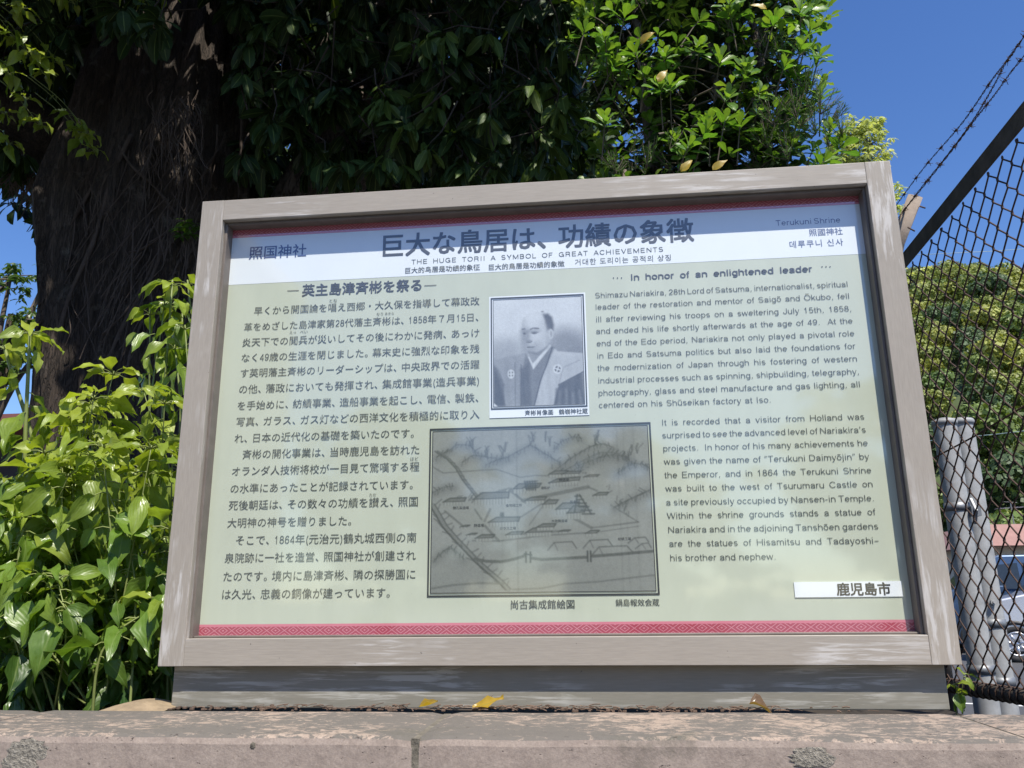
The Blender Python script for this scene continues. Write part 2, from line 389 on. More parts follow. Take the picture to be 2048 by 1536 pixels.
# ---- a plain grotesque alphabet drawn as pen strokes (cap height 1): advance, list of stroke centre lines
def E(cx, cy, rx, ry, a0, a1, n=0):
    n = n or max(5, int(abs(a1 - a0) / 18)); a = np.radians(np.linspace(a0, a1, n + 1))
    return list(zip(cx + rx * np.cos(a), cy + ry * np.sin(a)))
XH, XC, B_ = .73, .675, .055
def bowl(cx): return E(cx, .365, .275, .31, 0, 360)
def arch(x0, x1, y=.44): return [(x0, y - .02)] + E((x0 + x1) / 2, y, (x1 - x0) / 2, XC - y, 180, 0) + [(x1, 0)]
SIX = [(.63, .76), (.60, .86), (.52, .925), (.40, .945), (.27, .90), (.18, .78), (.125, .60), (.11, .42), (.11, .32)]
FONT = {
 'a': (.77, [[(.13, .50), (.15, .58)] + E(.37, .50, .245, .175, 140, 0) + [(.615, .16), (.64, .08), (.70, .055)], [(.615, .43), (.40, .39), (.20, .33), (.115, .20), (.19, .08), (.34, .05), (.51, .10), (.615, .24)]]),
 'b': (.77, [[(.12, 0), (.12, 1)], bowl(.395)]), 'c': (.69, [E(.37, .365, .275, .31, 42, 318)]), 'd': (.77, [[(.65, 0), (.65, 1)], bowl(.375)]),
 'e': (.77, [[(.11, .385), (.66, .385)] + E(.385, .365, .28, .31, 4, 318)]), 'f': (.39, [[(.38, .945), (.28, .945), (.21, .90), (.19, .80), (.19, 0)], [(.02, XC), (.36, XC)]]),
 'g': (.77, [[(.65, XH), (.65, .0)] + E(.38, -.02, .27, .215, 0, -150), bowl(.375)]), 'h': (.77, [[(.12, 0), (.12, 1)], arch(.12, .65)]),
 'i': (.31, [[(.155, 0), (.155, XH)], [(.155, .88), (.155, 1)]]), 'j': (.31, [[(.155, XH), (.155, -.14), (.11, -.22), (.01, -.235)], [(.155, .88), (.155, 1)]]),
 'k': (.69, [[(.12, 0), (.12, 1)], [(.60, XH), (.12, .25)], [(.28, .41), (.63, 0)]]), 'l': (.31, [[(.155, 0), (.155, 1)]]),
 'm': (1.16, [[(.12, 0), (.12, XH)], arch(.12, .58, .47), arch(.58, 1.04, .47)]), 'n': (.77, [[(.12, 0), (.12, XH)], arch(.12, .65)]),
 'o': (.77, [E(.385, .365, .285, .31, 0, 360)]), 'p': (.77, [[(.12, -.29), (.12, XH)], bowl(.395)]), 'q': (.77, [[(.65, -.29), (.65, XH)], bowl(.375)]),
 'r': (.46, [[(.12, 0), (.12, XH)], [(.12, .40)] + E(.34, .42, .22, .25, 180, 92) + [(.43, .675)]]),
 's': (.69, [E(.345, .52, .22, .155, 25, 270) + E(.345, .21, .235, .155, 90, -155)[1:]]), 't': (.39, [[(.18, .93), (.18, .14), (.22, .065), (.36, .055)], [(.02, XC), (.35, XC)]]),
 'u': (.77, [[(.12, XH)] + E(.385, .29, .265, .235, 180, 360) + [(.65, .35)], [(.65, XH), (.65, 0)]]), 'v': (.69, [[(.06, XH), (.345, .02), (.63, XH)]]),
 'w': (1.0, [[(.05, XH), (.27, .03), (.5, .70), (.73, .03), (.95, XH)]]), 'x': (.69, [[(.07, XH), (.62, 0)], [(.62, XH), (.07, 0)]]),
 'y': (.69, [[(.63, XH), (.37, .0), (.28, -.17), (.19, -.235), (.07, -.23)], [(.06, XH), (.35, .02)]]), 'z': (.69, [[(.07, XC), (.58, XC), (.09, B_), (.61, B_)]]),
 'A': (.92, [[(.05, 0), (.465, .97), (.88, 0)], [(.2, .33), (.73, .33)]]), 'B': (.92, [[(.13, .055), (.13, .945), (.53, .945)] + E(.53, .735, .22, .21, 90, -90) + E(.53, .29, .27, .235, 90, -90) + [(.13, .055)], [(.13, .525), (.53, .525)]]),
 'C': (1.0, [E(.53, .5, .43, .445, 35, 325)]), 'D': (1.0, [[(.13, .055), (.13, .945), (.48, .945)] + E(.48, .5, .40, .445, 90, -90) + [(.13, .055)]]),
 'E': (.92, [[(.84, .055), (.13, .055), (.13, .945), (.82, .945)], [(.13, .52), (.77, .52)]]), 'F': (.85, [[(.13, 0), (.13, .945), (.77, .945)], [(.13, .5), (.68, .5)]]),
 'G': (1.08, [E(.54, .5, .44, .445, 38, 330) + [(.95, .46), (.56, .46)], [(.95, .46), (.95, .0)]]), 'H': (1.0, [[(.12, 0), (.12, 1)], [(.88, 0), (.88, 1)], [(.12, .52), (.88, .52)]]),
 'I': (.39, [[(.195, 0), (.195, 1)]]), 'J': (.69, [[(.56, 1), (.56, .28)] + E(.315, .28, .245, .225, 0, -180) + [(.07, .34)]]), 'K': (.92, [[(.13, 0), (.13, 1)], [(.82, 1), (.13, .36)], [(.37, .58), (.87, 0)]]),
 'L': (.77, [[(.13, 1), (.13, .055), (.73, .055)]]), 'M': (1.16, [[(.12, 0), (.12, .95), (.58, .08), (1.04, .95), (1.04, 0)]]), 'N': (1.0, [[(.12, 0), (.12, .95), (.88, .05), (.88, 1)]]),
 'O': (1.08, [E(.54, .5, .45, .445, 0, 360)]), 'P': (.92, [[(.13, 0), (.13, .945), (.55, .945)] + E(.55, .70, .25, .245, 90, -90) + [(.13, .455)]]),
 'R': (1.0, [[(.13, 0), (.13, .945), (.58, .945)] + E(.58, .715, .25, .23, 90, -90) + [(.13, .485)], [(.60, .485), (.78, .38), (.80, .12), (.87, 0)]]),
 'S': (.92, [E(.46, .725, .32, .22, 22, 270) + E(.46, .28, .345, .225, 90, -158)[1:]]), 'T': (.85, [[(.03, .945), (.82, .945)], [(.425, 0), (.425, .945)]]),
 'U': (1.0, [[(.12, 1), (.12, .37)] + E(.5, .37, .38, .315, 180, 360) + [(.88, 1)]]), 'V': (.92, [[(.05, 1), (.46, .03), (.87, 1)]]), 'W': (1.31, [[(.04, 1), (.34, .03), (.655, .97), (.97, .03), (1.27, 1)]]),
 'Y': (.92, [[(.05, 1), (.46, .42), (.87, 1)], [(.46, .42), (.46, 0)]]),
 '0': (.77, [E(.385, .5, .28, .445, 0, 360)]), '1': (.77, [[(.16, .74), (.32, .79), (.40, .97)], [(.40, 1), (.40, 0)]]), '2': (.77, [E(.385, .68, .27, .265, 172, -32) + [(.34, .32), (.16, .18), (.11, .055), (.67, .055)]]),
 '4': (.77, [[(.54, 0), (.54, .96), (.07, .27), (.71, .27)]]), '5': (.77, [[(.62, .945), (.2, .945), (.14, .47)] + E(.38, .33, .28, .275, 128, -155)]),
 '6': (.77, [SIX, E(.385, .32, .275, .265, 0, 360)]), '7': (.77, [[(.08, .945), (.67, .945), (.44, .55), (.30, 0)]]), '8': (.77, [E(.385, .735, .235, .21, 0, 360), E(.385, .29, .285, .235, 0, 360)]),
 '9': (.77, [[(.77 - x, 1 - y) for x, y in SIX], E(.385, .68, .275, .265, 0, 360)]),
 '.': (.39, [[(.195, 0), (.195, .12)]]), ',': (.39, [[(.195, .12), (.195, .0), (.13, -.14)]]), "'": (.30, [[(.15, .72), (.15, 1)]]), '"': (.50, [[(.13, .72), (.16, 1)], [(.32, .72), (.35, 1)]]),
 '”': (.50, [[(.17, 1), (.16, .86), (.09, .72)], [(.37, 1), (.36, .86), (.29, .72)]]), '-': (.46, [[(.06, .36), (.40, .36)]]), '–': (.77, [[(.10, .36), (.67, .36)]]),
 '(': (.46, [E(.60, .36, .42, .68, 120, 240)]), ')': (.46, [E(-.14, .36, .42, .68, 60, -60)]),
}
FONT['ō'] = (.77, FONT['o'][1] + [[(.15, .90), (.62, .90)]]); FONT['ū'] = (.77, FONT['u'][1] + [[(.15, .90), (.62, .90)]]); FONT['Ō'] = (1.08, FONT['O'][1] + [[(.26, 1.15), (.82, 1.15)]])
for c_, (a_, st_) in list(FONT.items()):                              # break strokes at sharp corners so that the ends stay square
    ns = []
    for P in st_:
        P = np.asarray(P, float); cur = [P[0]]
        for i in range(1, len(P)):
            cur.append(P[i])
            if i < len(P) - 1:
                d0 = P[i] - P[i - 1]; d1 = P[i + 1] - P[i]
                if d0 @ d1 < -.05 * np.linalg.norm(d0) * np.linalg.norm(d1): ns.append(np.array(cur)); cur = [P[i]]
        ns.append(np.array(cur))
    FONT[c_] = (a_, ns)
def pen(P, hw):                          # a stroke: centre line -> ribbon of half width hw
    P = np.asarray(P, float); T_ = np.diff(P, axis=0); T_ /= np.linalg.norm(T_, axis=1)[:, None] + 1e-9
    N_ = np.stack([-T_[:, 1], T_[:, 0]], 1); closed = np.allclose(P[0], P[-1])
    A = np.vstack([N_[-1:] if closed else N_[:1], N_]); Bn = np.vstack([N_, N_[:1] if closed else N_[-1:]])
    M_ = A + Bn; M_ /= np.maximum((M_ * A).sum(1), .55)[:, None]
    n = len(P); f = [(i, i + 1, n + i + 1, n + i) for i in range(n - 1)]
    return np.vstack([P - M_ * hw, P + M_ * hw]), f
CJK = {}
def cjk_glyph(ch):
    if ch not in CJK:
        c = bpy.data.curves.new('t', 'FONT'); c.body = ch; c.size = 1; c.resolution_u = 2
        o = bpy.data.objects.new('t', c); C.objects.link(o); bpy.context.view_layer.update()
        me = o.to_mesh(); v = np.zeros(len(me.vertices) * 3); me.vertices.foreach_get('co', v)
        f = [tuple(p.vertices) for p in me.polygons]
        o.to_mesh_clear(); bpy.data.objects.remove(o); bpy.data.curves.remove(c)
        CJK[ch] = (v.reshape(-1, 3)[:, :2], f)
    return CJK[ch]
class Text:
    def __init__(s): s.b = MB()
    def put(s, v, f, lay): s.b.add(np.stack([v[:, 0], np.full(len(v), D - lay), v[:, 1]], 1), f)
    def cjk(s, t, xl, yl, xr, yr, bold=0, lay=.0009):                    # ends and mid height of the line
        u0, v0 = sp(xl, yl); u1, v1 = sp(xr, yr); vc = (v0 + v1) / 2
        x = 0; items = []
        for ch in t:
            if ch in FONT:
                a, st = FONT[ch]
                for q, P in enumerate(st):
                    v, f = pen(np.array(P) * [.60, .74] + [x + .03, .0], .036); items.append((v, f, q))
                x += a * .60 + .05; continue
            if ch in ' \u3000': x += .35 if ch == ' ' else .9; continue
            v, f = cjk_glyph(ch)
            items.append((v + [x, 0], f, 0)); x += 1.0 if ch not in '、。' else .8
        lo_ = min(v[:, 0].min() for v, f, q in items); hi = max(v[:, 0].max() for v, f, q in items); k = (u1 - u0) / (hi - lo_)
        for q in range(4 if bold else 1):                                # heavy type: the strokes struck four times, a hair apart
            dx, dz = ((0, 0), (1, 0), (0, 1), (1, 1))[q]
            for v, f, e in items:
                w = np.stack([u0 + (v[:, 0] - lo_ + (dx - .5) * bold) * k, vc + (v[:, 1] - .36 + (dz - .5) * bold) * k], 1)
                s.put(w, f, lay + q * .00004 + e * .00002)
    def lat(s, t, xl, yl, xr, yr, cap, hw=.05, lay=.0009, tr=.04, wd=1.05):              # ends on the base line
        u0, v0 = sp(xl, yl); u1, v1 = sp(xr, yr); vc = (v0 + v1) / 2; w = u1 - u0
        nsp = t.count(' '); nat = sum(FONT[c][0] * wd + tr for c in t if c != ' ') * cap; sx = 1
        sw = (w - nat) / nsp if nsp else 0
        if nsp == 0 or sw < .26 * cap: sw = .26 * cap; sx = (w - sw * nsp) / nat
        x = u0
        for c in t:
            if c == ' ': x += sw; continue
            a, st = FONT[c]
            for q, P in enumerate(st):
                p, f = pen(P, hw); s.put(np.stack([x + p[:, 0] * sx * wd * cap, vc + p[:, 1] * cap], 1), f, lay + q * .00003)
            x += (a * wd + tr) * cap * sx
    def done(s, name, m, parent): return s.b.build(name, m, parent)
T = Text()
T.cjk('巨大な鳥居は、功績の象徴', 767, 492.5, 1386.5, 461, .032); T.done('title_text', P_BOLD, panel)
T = Text(); T.lat('THE HUGE TORII A SYMBOL OF GREAT ACHIEVEMENTS', 823, 528.5, 1329, 503.5, .0101, .058, tr=.20, wd=1.06)
T.cjk('巨大的鸟居是功绩的象征', 811, 540.5, 960, 536, .012); T.cjk('巨大的鳥居是功績的象徴', 978, 534.5, 1129, 528.5, .012)
T.cjk('거대한 도리이는 공적의 상징', 1150, 524, 1341.5, 516.5); T.done('subtitle_text', P_TEXT, panel)
T = Text(); T.cjk('照国神社', 499, 506, 613, 502, .015); T.done('shrine_name_text', P_BLUE, panel); T = Text(); T.lat('Terukuni Shrine', 1551.5, 451, 1682, 446, .0118, .05, tr=.06)
T.cjk('照國神社', 1618, 465.5, 1685, 463); T.cjk('데루쿠니 신사', 1579, 488.5, 1686, 485.5); T.done('shrine_name_text', P_BLUE, panel)
JP = [('早くから開国論を唱え西郷・大久保を指導して幕政改', 509, 620, 959, 605), ('革をめざした島津家第28代藩主斉彬は、1858年７月15日、', 489, 652, 957, 637.5),
      ('炎天下での閲兵が災いしてその後にわかに発病、あっけ', 485.6, 683, 959, 668.6), ('なく49歳の生涯を閉じました。幕末史に強烈な印象を残', 484, 714, 959, 700),
      ('す英明藩主斉彬のリーダーシップは、中央政界での活躍', 482, 745, 959, 731), ('の他、藩政においても発揮され、集成館事業(造兵事業)', 479, 778, 958, 763),
      ('を手始めに、紡績事業、造船事業を起こし、電信、製鉄、', 476, 810, 957, 797.5), ('写真、ガラス、ガス灯などの西洋文化を積極的に取り入', 473.6, 843, 959, 830),
      ('れ、日本の近代化の基礎を築いたのです。', 470, 876, 828, 868), ('斉彬の開化事業は、当時鹿児島を訪れた', 485.6, 909, 839, 900),
      ('オランダ人技術将校が一目見て驚嘆する程', 464.7, 942.5, 839, 934), ('の水準にあったことが記録されています。', 461.7, 977, 826, 970),
      ('死後朝廷は、その数々の功績を讃え、照国', 458, 1011.6, 836, 1003), ('大明神の神号を贈りました。', 455.5, 1046, 703, 1042),
      ('そこで、1864年(元治元)鶴丸城西側の南', 472.6, 1080.5, 833, 1075.5), ('泉院跡に一社を造営、照国神社が創建され', 450, 1116, 832, 1111.5),
      ('たのです。境内に島津斉彬、隣の探勝園に', 447.6, 1153, 831, 1149), ('は久光、忠義の銅像が建っています。', 445, 1188.6, 780, 1186)]
T = Text()
for l in JP: T.cjk(*l, 0)
for t, x, y, w in (('とな', 667, 602, 15), ('なり', 760, 628.5, 13), ('あきら', 779, 627.5, 18), ('えっ', 586, 665, 13), ('べい', 608, 664, 15), ('ほど', 829, 918, 16), ('ただ', 746, 990, 14)):
    T.cjk(t, x - w / 2, y, x + w / 2, y - .3)
T.done('japanese_text', P_TEXT, panel)
T = Text(); T.cjk('英主島津斉彬を祭る', 605, 580, 843, 572, .03)
for a, c in (((575, 582), (598, 581)), ((849, 571.5), (873, 570.5))):
    u0, v0 = sp(*a); u1, v1 = sp(*c); v0 = (v0 + v1) / 2; T.put(np.array(rect(u0, v0 - .0007, u1, v0 + .0007)), [(0, 1, 2, 3)], .0009)
T.done('japanese_heading', P_BOLD, panel)
EN = [('Shimazu Nariakira, 28th Lord of Satsuma, internationalist, spiritual', 1190, 597, 1697, 573), ('leader of the restoration and mentor of Saigō and Ōkubo, fell', 1190.5, 620, 1700, 597),
      ('ill after reviewing his troops on a sweltering July 15th, 1858,', 1191.5, 644, 1704.5, 622.7), ('and ended his life shortly afterwards at the age of 49.  At the', 1192, 668, 1706.5, 647),
      ('end of the Edo period, Nariakira not only played a pivotal role', 1193, 692, 1710, 672.7), ('in Edo and Satsuma politics but also laid the foundations for', 1194, 716.6, 1712, 698),
      ('the modernization of Japan through his fostering of western', 1195, 741.7, 1715.5, 722.8), ('industrial processes such as spinning, shipbuilding, telegraphy,', 1196, 766, 1720, 749.4),
      ('photography, glass and steel manufacture and gas lighting, all', 1196.5, 791.7, 1721.7, 774), ('centered on his Shūseikan factory at Iso.', 1197.5, 815, 1543.7, 806),
      ('It is recorded that a visitor from Holland was', 1323, 851, 1730, 839), ("surprised to see the advanced level of Nariakira's", 1324, 876, 1733, 865.8),
      ('projects.  In honor of his many achievements he', 1326, 902, 1737, 892.5), ('was given the name of "Terukuni Daimyōjin” by', 1328, 928, 1739.5, 920),
      ('the Emperor, and in 1864 the Terukuni Shrine', 1329, 955.8, 1744, 947), ('was built to the west of Tsurumaru Castle on', 1331, 982, 1747, 975),
      ('a site previously occupied by Nansen-in Temple.', 1332, 1010, 1750, 1003), ('Within the shrine grounds stands a statue of', 1334, 1037, 1752, 1030.7),
      ('Nariakira and in the adjoining Tanshōen gardens', 1336, 1064.8, 1758, 1059.5), ('are the statues of Hisamitsu and Tadayoshi–', 1338, 1092.5, 1759.5, 1088),
      ('his brother and nephew.', 1340, 1121, 1553.5, 1120)]
T = Text()
for l in EN: T.lat(*l, .0114)
T.done('english_text', P_TEXT, panel)
T = Text(); T.lat('In honor of an enlightened leader', 1260.7, 560, 1625.7, 544.4, .0130, .085, tr=.06, wd=1.16)
for xs_, y in (((1227, 1235, 1243), 557), ((1644, 1652, 1660), 534.5)):
    for x in xs_:
        u, v = sp(x, y - 1); T.put(np.array(rect(u - .0011, v - .0011, u + .0011, v + .0011)), [(0, 1, 2, 3)], .0009)
T.done('english_heading', P_BOLD, panel)
# sticker over an older name
u0, v0 = sp(1590, 1195); u1, v1 = sp(1802, 1162)
b = MB(); b.box((u0, D - .0016, v0), (u1, D - .0004, v1)); stk = b.build('name_sticker', P_WHITE, sign)
T = Text(); T.cjk('鹿児島市', 1673, 1179, 1780, 1178, .04, .0021); T.done('sticker_text', P_BLACK, stk)

# ---- the two printed pictures, each a fine grid coloured like a halftone print
def picture(name, u0, v0, u1, v1, nx, ny, paint, tone, blur=1, grain=.05, gam=1.5):
    gx, gy = np.meshgrid((np.arange(nx) + 0.) / (nx - 1), (np.arange(ny) + 0.) / (ny - 1))
    g = paint(gx, gy)                                            # 0 black .. 1 paper, y downwards
    V = np.stack([u0 + gx * (u1 - u0), np.full_like(gx, D - .0009), v1 - gy * (v1 - v0)], -1).reshape(-1, 3)
    f = np.array([(i * nx + j, (i + 1) * nx + j, (i + 1) * nx + j + 1, i * nx + j + 1) for i in range(ny - 1) for j in range(nx - 1)])
    me = bpy.data.meshes.new(name); me.from_pydata(V.tolist(), [], f.tolist()); me.materials.append(P_PHOTO)
    for _ in range(blur):
        h = np.pad(g, 1, mode='edge'); g = (h[:-2, 1:-1] + h[2:, 1:-1] + h[1:-1, :-2] + h[1:-1, 2:] + 2 * h[1:-1, 1:-1]) / 6
    g = g + grain * (np.random.default_rng(2).random(g.shape) - .5)
    a = me.color_attributes.new('ink', 'FLOAT_COLOR', 'POINT')
    col = np.ones((nx * ny, 4)); lo_, hi = np.array(tone[0]), np.array(tone[1])
    col[:, :3] = lo_ + (hi - lo_) * np.clip(g, 0, 1).reshape(-1, 1) ** gam
    a.data.foreach_set('color', col.ravel())
    o = bpy.data.objects.new(name, me); C.objects.link(o); o.parent = sign
    return o
def sstep(a, b_, x):
    t = np.clip((x - a) / (b_ - a), 0, 1); return t * t * (3 - 2 * t)
def poly_sd(gx, gy, P):                                          # signed distance to a polygon (inside negative)
    P = np.asarray(P, float); d = np.full(gx.shape, 9.); ins = np.zeros(gx.shape, bool)
    for (ax, ay), (bx, by) in zip(P, np.roll(P, -1, 0)):
        ex, ey = bx - ax, by - ay; t = np.clip(((gx - ax) * ex + (gy - ay) * ey) / (ex * ex + ey * ey + 1e-12), 0, 1)
        d = np.minimum(d, np.hypot(gx - ax - t * ex, gy - ay - t * ey))
        with np.errstate(divide='ignore', invalid='ignore'):
            ins ^= ((ay > gy) != (by > gy)) & (gx < ex * (gy - ay) / (ey if ey else 1e-12) + ax)
    return np.where(ins, -d, d)
class Paint:
    def __init__(s, gx, gy, asp): s.x = gx; s.y = gy * asp; s.a = asp; s.g = np.ones_like(gx)
    def over(s, m, val): s.g = s.g * (1 - m) + val * m
    def poly(s, P, val, soft=.004, k=1):
        P = [(x, y * s.a) for x, y in P]; m = 1 - sstep(-soft, soft, poly_sd(s.x, s.y, P)); s.over(m * k, val)
    def ell(s, x, y, rx, ry, val, soft=.15, k=1, rot=0):
        X = s.x - x; Y = s.y - y * s.a; c, n = math.cos(rot), math.sin(rot)
        d = np.hypot((X * c + Y * n) / rx, (-X * n + Y * c) / (ry * s.a)); s.over((1 - sstep(1 - soft, 1 + soft, d)) * k, val)
    def line(s, P, val=.2, w=.003, k=1, soft=.003):
        d = np.full(s.x.shape, 9.)
        for (ax, ay), (bx, by) in zip(P[:-1], P[1:]):
            ay *= s.a; by *= s.a; ex, ey = bx - ax, by - ay
            t = np.clip(((s.x - ax) * ex + (s.y - ay) * ey) / (ex * ex + ey * ey + 1e-12), 0, 1)
            d = np.minimum(d, np.hypot(s.x - ax - t * ex, s.y - ay - t * ey))
        s.over((1 - sstep(w - soft * .5, w + soft, d)) * k, val)
def portrait(gx, gy):
    p = Paint(gx, gy, 1.2)
    p.g = .93 - .30 * sstep(.2, .75, gy) * (.5 + .5 * np.abs(gx - .45)) - .18 * sstep(.55, 1, gx) * sstep(.15, .6, gy)
    p.ell(.80, .46, .22, .16, .48, .6, .7); p.ell(.12, .52, .25, .14, .60, .6, .6)
    # wide stiff shoulders of the vest and the dark robe beneath
    p.poly([(0, .60), (.0, 1), (.14, 1), (.12, .78)], .30, .02); p.poly([(.98, .70), (.72, .82), (.66, 1), (1, 1)], .34, .02)
    p.poly([(0, .575), (.18, .535), (.38, .515), (.36, .66), (.31, .80), (.30, 1), (.13, 1), (.10, .80), (0, .62)], .62, .016)
    p.poly([(.66, .46), (.72, .51), (1, .535), (1, .705), (.72, .82), (.66, 1), (.45, 1), (.52, .78), (.63, .55)], .80, .010)
    p.poly([(.36, .52), (.45, .62), (.64, .45), (.69, .47), (.55, .72), (.45, 1), (.30, 1), (.31, .74)], .48, .014)
    p.poly([(.30, .66), (.40, .60), (.42, 1), (.30, 1)], .30, .03, .7)
    p.poly([(.0, .62), (.05, .66), (.12, .80), (.11, .90)], .40, .02)
    p.line([(.66, .47), (.60, .62), (.52, .78), (.45, 1)], .16, .003); p.line([(.31, .62), (.30, 1)], .2, .003, .7)
    p.line([(.24, .60), (.24, 1)], .36, .004, .6); p.line([(.72, .82), (.78, .66), (.96, .60)], .60, .006, .5); p.line([(.72, .82), (1, .705)], .2, .004, .8)
    for q in range(9): p.line([(.70 + q * .035, .86 + (q % 3) * .02), (.68 + q * .04, 1)], .25 + .3 * (q % 2), .008, .5, .02)
    # neck, collar
    p.poly([(.39, .50), (.43, .63), (.52, .58), (.64, .46), (.63, .36), (.42, .40)], .60, .012)
    p.poly([(.385, .55), (.405, .555), (.44, .615), (.635, .44), (.652, .455), (.445, .67)], .93, .005)
    # head
    p.poly([(.325, .235), (.335, .18), (.39, .145), (.47, .13), (.57, .135), (.64, .17), (.67, .24), (.66, .33), (.635, .42), (.56, .485), (.47, .515), (.40, .505), (.35, .445), (.325, .37), (.32, .30)], .83, .010)
    p.ell(.36, .36, .05, .13, .52, .8, .65); p.ell(.45, .49, .10, .04, .60, .8, .6); p.ell(.47, .17, .12, .05, .95, .8, .7); p.ell(.52, .34, .05, .05, .93, .8, .6)
    p.ell(.62, .40, .03, .09, .66, .8, .6)
    p.poly([(.565, .155), (.62, .15), (.665, .185), (.685, .26), (.675, .31), (.635, .30), (.605, .31), (.595, .26), (.585, .21)], .36, .022)
    p.ell(.56, .128, .016, .006, .5, .5)
    p.ell(.65, .345, .026, .048, .84, .15); p.ell(.652, .345, .012, .03, .58, .5, .8)
    p.line([(.42, .292), (.45, .282), (.51, .288)], .22, .008); p.line([(.33, .288), (.355, .286)], .3, .008)
    p.ell(.465, .330, .030, .009, .26, .4); p.ell(.352, .330, .016, .009, .3, .4); p.line([(.43, .322), (.47, .316), (.51, .325)], .3, .003)
    p.line([(.395, .31), (.385, .37), (.375, .40)], .62, .006, .7, .01); p.ell(.40, .405, .028, .013, .55, .5, .8); p.line([(.375, .413), (.415, .418), (.435, .405)], .35, .004, .8)
    p.line([(.385, .46), (.42, .463), (.465, .458)], .3, .005, .9); p.ell(.425, .478, .035, .008, .62, .5, .6)
    p.line([(.47, .42), (.485, .45)], .62, .006, .5, .01); p.line([(.40, .505), (.50, .53), (.60, .47)], .42, .008, .5, .02)
    # round crest with a cross on each side of the vest
    for x, y, rx, ry, ro in ((.195, .705, .040, .042, 0), (.715, .675, .049, .044, .35)):
        p.ell(x, y, rx, ry, .95, .06); p.ell(x, y, rx * .66, ry * .66, .28, .06)
        c, n = math.cos(ro), math.sin(ro)
        for dx, dy in ((c, n), (-n, c)):
            p.line([(x - dx * rx * .75, y - dy * rx * .75 / 1.2), (x + dx * rx * .75, y + dy * rx * .75 / 1.2)], .95, .0075, 1, .003)
    p.poly([(0, .965), (.05, 1), (0, 1)], .95, .006)
    p.ell(.56, .36, .07, .10, .78, .8, .5); p.ell(.42, .25, .09, .05, .93, .8, .5); p.ell(.50, .44, .06, .03, .70, .8, .5); p.ell(.37, .31, .05, .02, .55, .8, .6); p.ell(.47, .31, .06, .018, .60, .8, .6)
    for q in range(26): p.line([(.02 + .038 * q, .56 + .02 * math.sin(q * 2.1)), (.05 + .037 * q + .03 * math.sin(q), .98)], .42 + .3 * (q % 3) / 3, .006, .16, .03)
    p.g += .05 * (fbm(gx * 60, gy * 70, 3, 2) - .4) + .08 * (fbm(gx * 5, gy * 6, 9) - .45)
    return p.g
